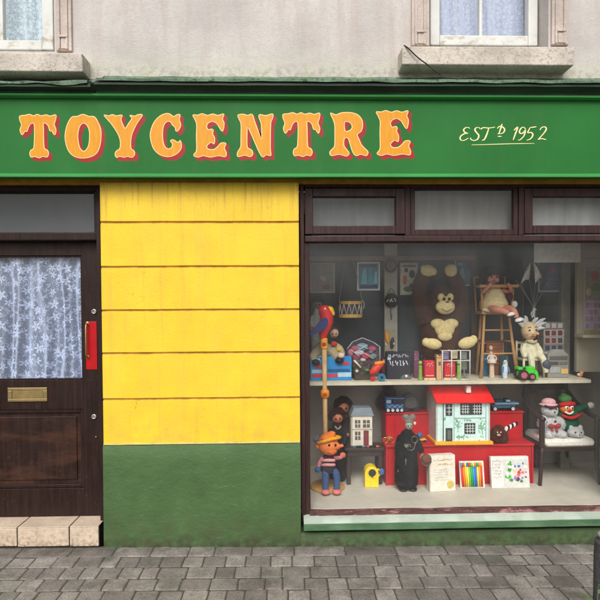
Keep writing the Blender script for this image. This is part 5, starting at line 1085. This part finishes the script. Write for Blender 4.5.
t = FT('toy_jug', 'bright yellow plastic toy jug with an arched dark opening', 'toy jug', 371, 485.5)
b0 = t.py; YE = K(236, 204, 26, .35)
a_ = [(364.2, b0), (364.2, 471)] + [(371 + 6.8 * math.cos(q_), 471.4 - 7 * math.sin(q_)) for q_ in [math.pi - math.pi * i / 14 for i in range(15)]] + [(377.8, 471), (377.8, b0)]
t.p().poly(a_, -5, 5).done('body', YE, smooth='auto')
ho = t.p().disc(371.4, 471, 4.2, -5.3, -4.6).done('opening', K(40, 36, 26), smooth='auto'); q = t.p(); q.tube([(371.4 + 4.4 * math.cos(u), 471 + 4.4 * math.sin(u), -5.3, .7) for u in [2 * math.pi * i / 20 for i in range(21)]], 6, 0); q.done('rim', YE, ho)
t.p().tube([(371.6, 475, -6, .7), (369.6, 471.6, -6.4, .8), (371.6, 468.4, -6, .7)], 6).done('catch', K(52, 46, 34))
t.p().tube([(377.4, 469, 0, .9), (379.6, 470, 0, .9), (380, 474, 0, .9), (377.6, 477, 0, .9)], 8).done('handle', YE); t.p().ell(381.6, 471, 2.6, 3.4, 1, -2).done('tag', K(60, 96, 156)); t.p().box(364, b0 - 1.4, 378, b0, -5.6, 5.6, .4).done('foot', YE, smooth=False)

# -- red stepped stand
REDP = mat('red_stand_paint', (182, 26, 34), .45, .12, 10)
t = FT('display_stand', 'red painted two step stand carrying the big doll house', 'display stand', 460, 484.6)
b0 = t.py; KS = t.s
z1 = 443.6; d1 = 26; z2 = 419.6     # front tread in picture units at the stand's own depth
pr = [(384, z1), (536, z1)]
t.p().box(386.6, z1 + 1.8, 533.6, b0, 1, 3, .3).done('front_panel', REDP, smooth=False)
t.p().box(384, z1, 536.4, z1 + 2.2, -1, d1, .5).done('lower_tread', REDP, smooth=False)
d2 = d1 + 26; u2 = z1 - 33
X0, X1 = 385, 536; k2 = (t.s * 500 + d1 * t.s) / (t.s * 500); tilt = lambda x: 300 + (x - 300) * k2
xb0, xb1 = 288 + (385.6 - 288) * k2, 288 + (523 - 288) * k2; yt = 304 + (410.4 - 304) * k2
t.p().box(xb0, yt + 2, xb1, b0, d1, d1 + 2, .3).done('riser', REDP, smooth=False)
t.p().box(xb0 - 1.6, yt, xb1 + 2.4, yt + 2.2, d1 - 1.5, d2, .5).done('upper_tread', REDP, smooth=False)
for x0, x1, y_, da, db in ((384.6, 386.6, z1 + 2, 0, d1), (533.6, 535.6, z1 + 2, 0, d1), (xb0 - 1, xb0, yt + 2, d1, d2), (xb1, xb1 + 1.6, yt + 2, d1, d2)): t.p().box(x0, y_, x1, b0, da, db, .3).done('side_panel', REDP, smooth=False)
t.p().box(xb0 + 8, yt + 5, xb0 + 9.4, z1 - 1, d1 - .8, d1 + .2, .2).done('batten', REDP, smooth=False)
Ys = t.Y; zL = t.o.location.z + (b0 - z1) * KS; zU = t.o.location.z + (b0 - yt) * KS; Yu = Ys + d1 * KS
def LT(name, label, cat, px, Y, z, group=None, rz=0):
    t = T(name, label, cat, px, 300 + (at(px, 300, Y).z - z) / sc(Y), Y, z + .0008, group, rz); return t
# -- big doll house
t = LT('doll_house', 'big doll house with bright red roof and mint green front', 'doll house', 463, Ys + .005, zL); b0 = t.py
kk = t.s; MINT = mat('mint_wall_paint', (204, 230, 222), .55, .1, 25)
yb = b0; o_ = t.o
wy0 = 402; dpt = 34
t.p().poly([(437, yb - 3.4), (437, wy0), (489, wy0), (489, yb - 3.4)], 0, dpt).done('walls', MINT, smooth=False)
t.p().box(433.4, yb - 3.4, 492.6, yb, -4, dpt + 2, .5).done('base', K(230, 164, 34, .4), smooth=False)
for sx, x0, x1 in ((0, 435.4, 436.9), (1, 489.1, 490.6)):
    q = t.p(); kx = lambda x: (x - t.px) * kk
    vs = [(0, yb - 3.4), (0, wy0), (dpt / 2, 391), (dpt, wy0), (dpt, yb - 3.4)]
    A1 = [q.b.bm.verts.new(q.q(x0, y_, d_)) for d_, y_ in vs]; A2 = [q.b.bm.verts.new(q.q(x1, y_, d_)) for d_, y_ in vs]
    q.b.bm.faces.new(A1); q.b.bm.faces.new(A2[::-1]); [q.b.bm.faces.new((A1[i], A2[i], A2[(i + 1) % 5], A1[(i + 1) % 5])) for i in range(5)]
    q.done('gable_wall', K(188, 184, 176), smooth=False)
q = t.p()
def slab(q, c):                                   # 4 corners lower-front-left, lower-front-right, ridge-right, ridge-left, with thickness
    top = [q.b.bm.verts.new(q.q(*p_)) for p_ in c]; bot = [q.b.bm.verts.new(q.q(p_[0], p_[1] + 1.2, p_[2] + .6)) for p_ in c]
    q.b.bm.faces.new(top); q.b.bm.faces.new(bot[::-1]); [q.b.bm.faces.new((top[i], bot[i], bot[(i + 1) % 4], top[(i + 1) % 4])) for i in range(4)]
slab(q, [(434.4, 402.6, -5), (493.4, 402.6, -5), (492.6, 389, dpt / 2), (433.4, 389, dpt / 2)]); slab(q, [(434.4, 402.6, dpt + 4), (493.4, 402.6, dpt + 4), (492.6, 389, dpt / 2 + .3), (433.4, 389, dpt / 2 + .3)])
rf = q.done('roof', K(236, 30, 28, .35), smooth=False)
t.p().box(467.4, 387.6, 472, 394.4, 2, 8, .3).done('chimney', K(232, 228, 216), rf, smooth=False); t.p().box(466.6, 388, 467.3, 394.2, 2.2, 7, .1).done('chimney_side', K(176, 120, 112), rf, smooth=False)
DK = K(52, 54, 58)
def dwin(x0, y0, x1, y1, nx, ny):
    w_ = t.p().box(x0, y0, x1, y1, -.7, .3, .15).done('window', DK, smooth=False); q = t.p()
    for i in range(1, nx): xx = x0 + (x1 - x0) * i / nx; q.box(xx - .28, y0 + .8, xx + .28, y1 - .8, -1, -.6, .05)
    for i in range(1, ny): yy = y0 + (y1 - y0) * i / ny; q.box(x0 + .8, yy - .28, x1 - .8, yy + .28, -1.04, -.6, .05)
    q.done('glazing_bar', K(206, 216, 210), w_, smooth=False)
dwin(445.2, 405, 451.8, 417, 2, 3); dwin(460.2, 404.6, 470, 416.2, 4, 4); dwin(472, 404.6, 482, 416.2, 4, 4); t.p().box(470, 404.6, 472, 416.2, -.8, .3, .1).done('mullion', DK, smooth=False)
dwin(464.4, 424.8, 475.4, 435.6, 4, 4)
d_ = t.p().box(445.2, 429.6, 452, yb - 3.5, -.8, .3, .15).done('door', K(60, 62, 62), smooth=False); t.p().box(447, 432, 450.4, yb - 5, -1, -.7, .1).done('door_panel', K(96, 100, 98), d_, smooth=False)
t.p().tube([(442.6, 403, -1, .4), (442.6, yb - 4, -1, .4)], 6, 0).done('drainpipe', K(70, 76, 74))
for (x0, y0, x1, y1) in ((453.4, 403, 454.2, yb - 4), (486, 403, 486.7, yb - 4)): t.p().box(x0, y0, x1, y1, -.5, .2, .1).done('trim', K(150, 186, 176), smooth=False)
t.p().box(454.4, 419, 485.8, 420, -.5, .2, .1).done('trim', K(150, 180, 168), smooth=False)
rnd = random.Random(11); q = t.p()
for cx_, cy_, n_, sx_, sy_ in ((457, 425, 36, 2.6, 7), (482, 430, 50, 3, 7), (462, 439, 26, 6, 1.6), (444, 421, 10, 1, 2), (470, 421.6, 12, 6, .8)):
    for k in range(n_): q.ell(cx_ + rnd.gauss(0, sx_ * .55), min(yb - 4, cy_ + rnd.gauss(0, sy_ * .55)), .7, .6, .3, -.3, rnd.uniform(0, 90), 6, 4)
q.done('painted_ivy', K(122, 172, 136), smooth=False)
# -- on the upper tread
t = LT('toy_truck', 'blue toy truck with white wheels on the left of the red stand', 'toy truck', 394, Yu + .03, zU); b0 = t.py
q = t.p(); q.box(384.6, b0 - 8.6, 403, b0 - 3.4, -5, 5, .6); q.box(384.6, b0 - 14, 391, b0 - 8, -4.6, 4.6, .7); q.done('body', K(52, 86, 132, .4), smooth=False)
t.p().box(391.6, b0 - 13.4, 403, b0 - 9, -5.2, 5.2, .4).done('cargo', K(34, 42, 66), smooth=False); t.p().box(384.8, b0 - 14.6, 403.2, b0 - 13.6, -5.4, 5.4, .2).done('rack', K(92, 130, 166), smooth=False)
t.p().box(385.4, b0 - 12.6, 390.2, b0 - 9.4, -5, -4.4, .2).done('cab_window', K(150, 176, 196), smooth=False)
for x_ in (387, 391.6, 396.4, 400.6):
    w_ = t.p().disc(x_, b0 - 2.5, 2.5, -5.6, -3.6).disc(x_, b0 - 2.5, 2.5, 3.6, 5.6).done('wheel', K(40, 40, 44), smooth='auto'); t.p().disc(x_, b0 - 2.5, 1.5, -5.9, -3.5).done('hub', K(206, 206, 204), w_, smooth='auto')
q = t.p()
for x0, x1 in ((386, 391), (391, 396), (396, 402)): q.tube([(x0, b0 - 8, -5.4, .4), (x1, b0 - 4, -5.4, .4)], 5, 0); q.tube([(x1, b0 - 8, -5.4, .4), (x0, b0 - 4, -5.4, .4)], 5, 0)
q.done('lattice', K(130, 166, 200))
t = LT('toy_wagon', 'dark slate toy wagon with an arched hood beside the blue truck', 'toy wagon', 410, Yu + .05, zU); b0 = t.py
a_ = [(401.6, b0 - 3), (401.6, b0 - 10)] + [(409.8 + 8.2 * math.cos(u), b0 - 10 - 8 * math.sin(u)) for u in [math.pi - math.pi * i / 12 for i in range(13)]] + [(418, b0 - 3)]
t.p().poly(a_, -4, 5).done('hood', K(50, 52, 68), smooth='auto'); t.p().poly([(404, b0 - 4), (404, b0 - 9.6)] + [(409.8 + 5.8 * math.cos(u), b0 - 9.6 - 5.6 * math.sin(u)) for u in [math.pi - math.pi * i / 10 for i in range(11)]] + [(415.6, b0 - 4)], -4.5, -3.9).done('opening', K(86, 84, 84), smooth=False)
for x_ in (405, 415): t.p().disc(x_, b0 - 2.4, 2.4, -5, -3).disc(x_, b0 - 2.4, 2.4, 4, 6).done('wheel', K(34, 34, 38), smooth='auto')
t.p().tube([(399, b0 - 5, -2, .6), (402, b0 - 4.6, -2, .6)], 6, 0).done('drawbar', K(60, 60, 66))
t = LT('plush_toy', 'dusky purple plush lump lying behind the blue toy truck', 'plush toy', 386, Yu + .17, zU); b0 = t.py
blobs(t, 'body', K(92, 72, 84, kind='fur'), [(386, b0 - 9, 7.6, 9, 7), (390, b0 - 16, 5.4, 5.6, 5), (381, b0 - 6, 5, 6, 5), (392, b0 - 8, 5, 8, 5)], .6); h = blobs(t, 'head', K(104, 82, 92, kind='fur'), [(388, b0 - 20, 5, 4.4, 4.6, -2), (384.4, b0 - 22.6, 1.8, 2, 1.4, -2), (391.6, b0 - 22.6, 1.8, 2, 1.4, -2)], .45)
for x_ in (386.4, 389.8): t.p().ell(x_, b0 - 20.6, .6, .6, .4, -6.4).done('eye', K(20, 18, 20), h)
t = LT('toy_truck', 'steel blue toy flatbed truck on the right of the red stand', 'toy truck', 504, Yu + .04, zU); b0 = t.py
t.p().box(490.6, b0 - 6, 514, b0 - 2.6, -4, 4, .5).done('chassis', K(62, 96, 122, .4), smooth=False); t.p().box(493, b0 - 8.4, 517.4, b0 - 6.4, -4.6, 4.6, .3).done('flatbed', K(126, 168, 192), smooth=False)
c_ = t.p().box(503.6, b0 - 12, 509.6, b0 - 8, -3.6, 3.6, .8).done('cab', K(58, 88, 110, .4), smooth=False); t.p().box(504.4, b0 - 11.2, 508.8, b0 - 9.2, -3.9, -3.5, .2).done('cab_window', K(180, 200, 206), c_, smooth=False); t.p().box(494, b0 - 11, 502, b0 - 8.4, -3, 3, .4).done('load', K(48, 66, 84), smooth=False)
for x_ in (492.8, 511): w_ = t.p().disc(x_, b0 - 2.4, 2.4, -5, -3).disc(x_, b0 - 2.4, 2.4, 3, 5).done('wheel', K(40, 40, 44), smooth='auto'); t.p().disc(x_, b0 - 2.4, 1.7, -5.4, -2.9).done('hub', K(206, 204, 200), w_, smooth='auto')
# -- on the lower tread
t = LT('toy_bicycle', 'tiny golden toy bicycle on the red tread left of the black coated doll', 'toy bicycle', 388.6, Ys + .07, zL); b0 = t.py; GD = K(190, 150, 84, kind='metal')
for x_ in (385.4, 392): q = t.p(); q.tube([(x_ + 2.7 * math.cos(u), b0 - 3 + 2.7 * math.sin(u), 0, .4) for u in [2 * math.pi * i / 18 for i in range(19)]], 6, 0); q.tube([(x_ - 2.6, b0 - 3, 0, .2), (x_ + 2.6, b0 - 3, 0, .2)], 5, 0); q.tube([(x_, b0 - .4, 0, .2), (x_, b0 - 5.6, 0, .2)], 5, 0); q.done('wheel', GD)
q = t.p(); q.tube([(385.4, b0 - 3, 0, .4), (387.6, b0 - 6.4, 0, .4), (391, b0 - 6.6, 0, .4), (392, b0 - 3, 0, .4)], 6, 0); q.tube([(387.6, b0 - 6.4, 0, .4), (388.8, b0 - 3, 0, .4), (391, b0 - 6.6, 0, .4)], 6, 0); q.tube([(391, b0 - 6.6, 0, .4), (390.6, b0 - 8.4, 0, .4), (389.4, b0 - 8.4, -1.4, .3)], 6, 0); q.done('frame', GD)
t.p().ell(387.4, b0 - 7.2, 1.3, .5, .6).done('saddle', K(50, 40, 36))
t = LT('toy_car', 'little yellow toy car with a blue ball on top beside the big doll house', 'toy car', 421, Ys + .09, zL); b0 = t.py
t.p().box(416.6, b0 - 3.6, 426, b0 - 1.4, -2.6, 2.6, .6).done('body', K(206, 160, 50), smooth=False); t.p().ell(419.6, b0 - 6.6, 3.2, 3.2, 3).done('ball', K(60, 98, 132))
for x_ in (418.4, 424.2): t.p().disc(x_, b0 - 1.4, 1.4, -3.2, 3.2).done('wheel', K(50, 44, 40), smooth='auto')
t = LT('plush_toy', 'round brown plush creature with a black and white striped tail', 'plush toy', 498, Ys + .05, zL); b0 = t.py
BF = K(118, 68, 54, kind='fur'); blobs(t, 'body', BF, [(499, b0 - 8.6, 7.6, 8.4, 8), (494, b0 - 8, 5, 6.4, 6, -4), (502, b0 - 5, 5, 5, 6, -2)], .55)
h = blobs(t, 'head', BF, [(494.4, b0 - 12, 4.8, 4.6, 4.6, -7), (491.6, b0 - 15.6, 1.5, 1.7, 1.2, -6), (497.4, b0 - 15.6, 1.5, 1.7, 1.2, -6)], .4); t.p().ell(494, b0 - 10.4, 2, 1.5, 1.5, -11).done('muzzle', K(180, 150, 130, kind='cloth'), h)
for x_ in (492.8, 496): t.p().ell(x_, b0 - 13, .7, .7, .5, -11.2).done('eye', K(226, 222, 214), h)
for k in range(6): u = k / 5; t.p().ell(504.6 + 10.6 * u, b0 - 14 - 5.4 * u, 1.7, 3.4 - 1.2 * u, 2.8 - 1 * u, -3, 28).done('tail_stripe', K(*((224, 220, 212), (30, 28, 30))[k % 2], kind='cloth'))
# -- floor boxes
def panel_box(px0, px1, py0, py1, Y, col, label, lean, cat='box', name='box', dp=6):
    t = FT(name, label, cat, (px0 + px1) / 2, py1); b0 = t.py; t.o.rotation_euler = (R(-lean), 0, 0); return t, b0 - (py1 - py0), b0
t, y0, y1 = panel_box(430, 456.6, 455, 491.4, .46, None, 'tall cream card box with faint gold lettering on the window floor', 3)
t.p().box(430, y0, 456.6, y1, 0, 9, .3).done('carton', K(224, 217, 200), smooth=False)
t.p().scrib(434, y0 + 3, 454.6, y0 + 6, 1, -.15, .3, 2).done('heading', K(206, 150, 110)); t.p().scrib(438, y0 + 7, 454.6, y0 + 10.6, 1, -.15, .3, 6).done('heading', K(200, 176, 70))
t.p().scrib(434, y0 + 13, 450, y0 + 26, 5, -.15, .14, 8).done('lettering', K(176, 170, 156)); t.p().ell(451, y1 - 6.6, 3.6, 4.2, .4, -.1).done('emblem', K(206, 184, 96)); t.p().box(429.2, y0 + .4, 429.9, y1, .4, 8.6, .1).done('side_flap', K(196, 188, 172), smooth=False); t.o.rotation_euler.z = R(6)
t, y0, y1 = panel_box(460.4, 485.4, 461.5, 488.2, .5, None, 'pack of rainbow striped felt pens on the window floor', 9, 'felt pens', 'felt_pen_pack')
t.p().box(460.4, y0, 485.4, y1, 0, 3, .3).done('wallet', K(224, 220, 206), smooth=False)
RB = [(228, 60, 48), (238, 130, 40), (244, 190, 50), (244, 226, 90), (120, 190, 60), (40, 170, 90), (50, 150, 200), (60, 110, 200), (240, 220, 90), (240, 150, 50), (226, 70, 50)]
for k, c_ in enumerate(RB):
    x_ = 462.2 + k * 2.06; sh_ = -1.2 * (k - 5) * .25
    t.p().tube([(x_ - .2, y0 + 5.4, -.6, .98), (x_ + sh_ * .2, y1 - 1.6, -.6, .98)], 8, 0).done('felt_pen', K(*c_, .4)); t.p().tube([(x_ - .3, y0 + 1.4, -.6, .98), (x_ - .2, y0 + 5.4, -.6, 1.02)], 8, 0).done('pen_cap', K(*RB[(k * 4 + 6) % 11], .4))
t, y0, y1 = panel_box(491.4, 530.6, 456.6, 488, .5, None, 'flat white puzzle box with a colourful picture on the window floor', 7, 'puzzle', 'puzzle_box')
t.p().box(491.4, y0, 530.6, y1, 0, 4.4, .3).done('carton', K(222, 219, 210), smooth=False)
t.p().box(504, y0 + 3, 529.6, y1 - 1.4, -.3, .1, .05).done('picture', K(206, 206, 200), smooth=False); t.p().scrib(493, y0 + 3, 502.6, y0 + 22, 6, -.15, .16, 3).done('lettering', K(168, 160, 150))
rnd = random.Random(21); PC = ((84, 176, 70), (60, 140, 64), (60, 110, 190), (120, 176, 224), (224, 110, 110), (206, 70, 84), (240, 204, 120), (250, 240, 220), (90, 70, 60), (236, 150, 170), (160, 120, 190), (48, 60, 70))
for k in range(34):
    gx_, gy_ = rnd.uniform(506.5, 527), rnd.uniform(6.5, 27); ci = (rnd.choice((0, 1, 0, 7)) if gx_ < 512 else rnd.choice((2, 3, 11, 7)) if gy_ < 13 else rnd.choice((4, 5, 9, 4, 6)) if gy_ < 21 else rnd.choice((1, 0, 10, 8))); rr_ = rnd.uniform(1.1, 2.6); n_ = rnd.choice((5, 6, 7))
    t.p().poly([(gx_ + rr_ * rnd.uniform(.55, 1.25) * math.cos(2 * math.pi * i / n_), y0 + gy_ - 1 + rr_ * rnd.uniform(.55, 1.25) * math.sin(2 * math.pi * i / n_)) for i in range(n_)], -.42 - .012 * k, -.2).done('motif', K(*PC[ci]), smooth=False)
# -- doll in black coat
t = FT('doll', 'shaggy black coated doll with pale hair bows standing before the red stand', 'doll', 407, 489.4); b0 = t.py
BK = K(30, 30, 32, kind='fur')
q = t.p(); q.tube([(406.4, b0 - 6, 0, 11), (406.4, 470, 0, 11.4), (406.4, 456, 0, 10.4), (407.4, 440, 0, 9.6), (408, 432, 0, 6), (408.6, 428.6, 0, 2.6)], 16); q.tube([(402, b0 - 1, 0, 4), (402, b0 - 16, 0, 5)], 12); q.tube([(411.6, b0 - 1, 0, 4), (411.6, b0 - 16, 0, 5)], 12)
q.tube([(401, 435, 0, 3.4), (397.6, 446, -2, 3.2), (398, 458, -4, 2.8), (399, 466, -5, 2.4)], 12); q.tube([(414.6, 435, 0, 3.4), (418.4, 444, -2, 3.2), (421, 450.6, -4, 2.6)], 12); q.done('coat', BK, remesh=.6)
for x_ in (402, 412): t.p().ell(x_, b0 - 1.8, 4.4, 1.9, 5.6, -3).done('shoe', K(18, 18, 20, .35))
h = t.p().ell(409, 424, 3.8, 5, 3.8).ell(409.2, 425, .9, 1, 1.2, -3.8).done('head', K(150, 158, 136, .5), remesh=.35); face(t, h, 409, 424, 3.8, -3.8)
blobs(t, 'hair_bow', K(172, 168, 158, kind='fur'), [(406.2, 416, 3.2, 2.8, 2.2, 0, 25), (412.2, 415.8, 3.4, 2.6, 2.2, 0, -25), (409.2, 417.4, 2, 2, 2), (409, 419.6, 3.8, 1.8, 3.2)], .35, h); t.p().ell(414.8, 422, 1.4, 1.7, 1, -1).done('earring', K(206, 200, 186), h)
for x_, y_ in ((421.4, 454.2), (399, 468)):
    hd = t.p().ell(x_, y_, 2.4, 2.8, 1.6, -5).tube([(x_ - 1.6, y_ + 1.6, -5, .6), (x_ - 1.8, y_ + 4.4, -5.4, .5)], 6).tube([(x_ - .4, y_ + 2, -5, .6), (x_ - .5, y_ + 5, -5.4, .5)], 6).tube([(x_ + .8, y_ + 2, -5, .6), (x_ + .8, y_ + 4.8, -5.4, .5)], 6).tube([(x_ + 1.8, y_ + 1.4, -5, .6), (x_ + 2, y_ + 3.8, -5.4, .5)], 6).tube([(x_ - 2, y_ - .4, -5.4, .6), (x_ - 3, y_ + 1.8, -6, .5)], 6).done('hand', K(140, 96, 78, .5), remesh=.28)
q = t.p(); q.tube([(403, 440, -8, .5), (406, 446, -9.4, .5), (411, 446, -9.6, .5), (413.6, 440, -8.4, .5)], 6); q.tube([(412.6 + 3 * math.cos(u), 436.6 + 3.4 * math.sin(u), -8.2, .7) for u in [2 * math.pi * i / 16 for i in range(17)]], 6, 0); q.done('chain', K(112, 106, 96, kind='metal')); t.p().poly([(402, 441), (408, 440.4), (409, 443.6), (403, 444)], -9.6, -8.6).done('shirt_front', K(126, 122, 114, kind='cloth'), smooth=False)
t.p().tube([(403.6, 455, -9.8, .35), (403.4, 466, -10, .35)], 5, 0).done('watch_chain', K(170, 166, 156, kind='metal'))
t.p().ell(424.6, 456.4, 5.2, 5.4, 4, -7.5).tube([(419.6, 459.6, -7, .9), (424, 462.4, -10, .9), (429.4, 459, -7, .9)], 8).done('bowler_hat', K(112, 74, 60, kind='cloth'))
# -- armchair and the soft toys on it
t = FT('armchair', 'dark wooden child armchair with a white seat cushion', 'armchair', 568, 484.4); b0 = t.py; k_ = t.s
def leg(pts, nm='leg'): t.p().tube(pts, 10).done(nm, DKW)
leg([(541, 446, 0, 2.2), (540, 466, 0, 2), (538, b0, -2, 1.8)]); leg([(597, 446, 0, 2.2), (598, 466, 0, 2), (600, b0, -2, 1.8)]); leg([(546, 446, 46, 2.2), (545, 466, 47, 2), (542, b0, 52, 1.8)]); leg([(592, 446, 46, 2.2), (593, 466, 47, 2), (596, b0, 52, 1.8)])
t.p().box(539.4, 445, 598.6, 450, -2, 48, 1).done('seat_frame', DKW, smooth=False)
t.p().box(543.6, 437.6, 595, 446, -3, 44, 2.6).done('seat_cushion', K(226, 222, 210, kind='cloth'), smooth='auto')
for x_, sx in ((540.6, -1), (597.4, 1)):
    t.p().box(x_ - 2.2, 416, x_ + 2.2, 446, -3, 2, .9).done('arm_post', DKW, smooth=False)
    t.p().tube([(x_, 416.6, -4, 2.4), (x_, 414.6, 14, 2.6), (x_ - sx * 1, 408, 34, 2.3), (x_ - sx * 3, 398, 47, 2)], 10).done('arm', DKW)
for x_ in (546, 592): t.p().box(x_ - 2, 388, x_ + 2, 446, 45, 49, .8).done('back_post', DKW, smooth=False)
t.p().box(546, 387, 592, 395, 45.4, 48.4, 1).done('top_rail', DKW, smooth=False)
t.p().box(549, 399, 589, 440, 43, 46.4, 1.4).done('back_rest', K(84, 74, 66, kind='cloth'), smooth=False)
zq = t.o.location.z + (b0 - 437.6) * k_; Yq = t.Y
def CT(name, label, px, dY): 
    Y = Yq + dY; return T(name, label, 'plush toy', px, 300 + (at(px, 300, Y).z - zq) / sc(Y), Y, zq + .001)
t = CT('plush_bear', 'white plush bear with pink hat and red bow sitting on the armchair', 551, .1); b0 = t.py; WF = K(252, 249, 242, kind='fur')
blobs(t, 'body', WF, [(551, b0 - 11, 9, 11, 8), (551, b0 - 4, 9.6, 4.6, 8), (541.4, b0 - 15, 4, 6.4, 4, -1, 30), (560, b0 - 13, 3.8, 6.4, 4, -1, -20), (544.6, b0 - 3, 4.4, 4, 5, -7), (557.6, b0 - 3, 4.4, 4, 5, -7)], .6)
h = blobs(t, 'head', WF, [(549, b0 - 27, 7.4, 6.8, 6.4, -1), (549.6, b0 - 25, 3.6, 3, 3, -6)], .5); t.p().ell(549.8, b0 - 26, 1, .8, .7, -9).done('nose', K(60, 40, 40), h)
for x_ in (546.6, 552.4): t.p().ell(x_, b0 - 28.6, .8, .8, .6, -7).done('eye', K(30, 26, 26), h)
ht = blobs(t, 'hat', K(206, 160, 160, kind='cloth'), [(548.4, b0 - 34.6, 7, 4, 6), (548.4, b0 - 32, 9.4, 1.8, 8)], .5, h); t.p().tube([(541.6, b0 - 31.6, -5, 1.2), (548, b0 - 30.4, -8.2, 1.3), (555, b0 - 31.6, -5, 1.2)], 8).done('hat_band', K(70, 40, 46, kind='cloth'), h)
blobs(t, 'bow', K(160, 62, 66, kind='cloth'), [(546.6, b0 - 12, 3, 2.4, 1.6, -8.4, 20), (553.6, b0 - 12, 3, 2.4, 1.6, -8.4, -20), (550, b0 - 12, 1.3, 1.4, 1.4, -9.2), (547.6, b0 - 8, 1.2, 3, 1, -8.6, 15), (552, b0 - 8, 1.2, 3, 1, -8.6, -15)], .3); t.p().ell(551, b0 - 16.6, 1.2, 1.2, .7, -8.4).done('button', K(50, 44, 44))
t = CT('plush_clown', 'plush clown in green with a red and green cap and outstretched arm', 568, .16); b0 = t.py; GN = K(36, 92, 66, kind='cloth')
blobs(t, 'body', GN, [(570, b0 - 10, 9, 10, 6), (572, b0 - 19, 7.4, 6, 5), (578, b0 - 25, 6, 3.6, 4, 0, -12), (585, b0 - 27.6, 5, 3.2, 3.4, 0, -6), (561, b0 - 18, 4, 6, 4, 0, 20)], .5)
t.p().ell(590.6, b0 - 28.8, 3.8, 3.4, 3, -1).done('hand', K(220, 214, 204, kind='cloth')); t.p().tube([(559, b0 - 19.6, -4, 1.6), (568, b0 - 17.4, -7, 1.8), (578, b0 - 20.6, -5, 1.6)], 8).done('collar', K(190, 44, 48, kind='cloth'))
h = t.p().ell(565, b0 - 26.6, 7.2, 6, 6, -2).done('head', K(226, 128, 60)); 
for x_ in (562.4, 567.4): w_ = t.p().ell(x_, b0 - 28.4, 1.9, 2.2, 1, -7.4).done('eye', K(232, 228, 216), h)
for x_ in (562.6, 567.6): t.p().ell(x_, b0 - 28, .8, .9, .5, -8.2).done('pupil', K(26, 24, 26), h)
t.p().ell(565, b0 - 25.6, 1.4, 1.3, 1.2, -8.2).done('nose', K(206, 44, 40), h); t.p().tube([(560.6, b0 - 24, -7, .8), (565, b0 - 22, -8, 1), (569.4, b0 - 24, -7, .8)], 8).done('mouth', K(236, 226, 210), h)
t.p().tube([(557.6, b0 - 30, -3, 2.2), (565, b0 - 32, -7.6, 2.4), (572.4, b0 - 31, -3, 2.2)], 10).done('cap_band', K(200, 36, 44, kind='cloth'), h); blobs(t, 'cap', K(66, 120, 60, kind='cloth'), [(563.6, b0 - 36, 6.6, 4.6, 5.6, -2), (562, b0 - 39.6, 3, 2.4, 3, -2)], .45, h)
t = CT('plush_cat', 'little white plush cat head lying at the front of the armchair cushion', 576, .04); b0 = t.py
h = blobs(t, 'head', WF, [(575.6, b0 - 5, 7.6, 5.2, 5), (571, b0 - 9.8, 1.8, 2.4, 1.4, 0, -12), (580.4, b0 - 9.8, 1.8, 2.4, 1.4, 0, 12), (576, b0 - 3.4, 3, 2.2, 2.4, -4)], .4)
for x_ in (572.8, 578.6): t.p().ell(x_, b0 - 6, .8, .9, .5, -4.6).done('eye', K(60, 50, 46), h)
t.p().ell(576, b0 - 4, .9, .6, .6, -6.2).done('nose', K(120, 84, 80), h)
t = FT('curtain_scrap', 'dusky pink folded cloth hanging behind the left side of the armchair', 'cloth', 534, 0, .98); b0 = t.py
cloth(t, 'fold', K(120, 84, 96, kind='cloth'), [[(530 + i * 1.1 + .8 * math.sin(j), 392 + j * (b0 - 392) / 8, 2.2 * math.sin(i * 1.6 + .3 * j)) for i in range(10)] for j in range(9)])
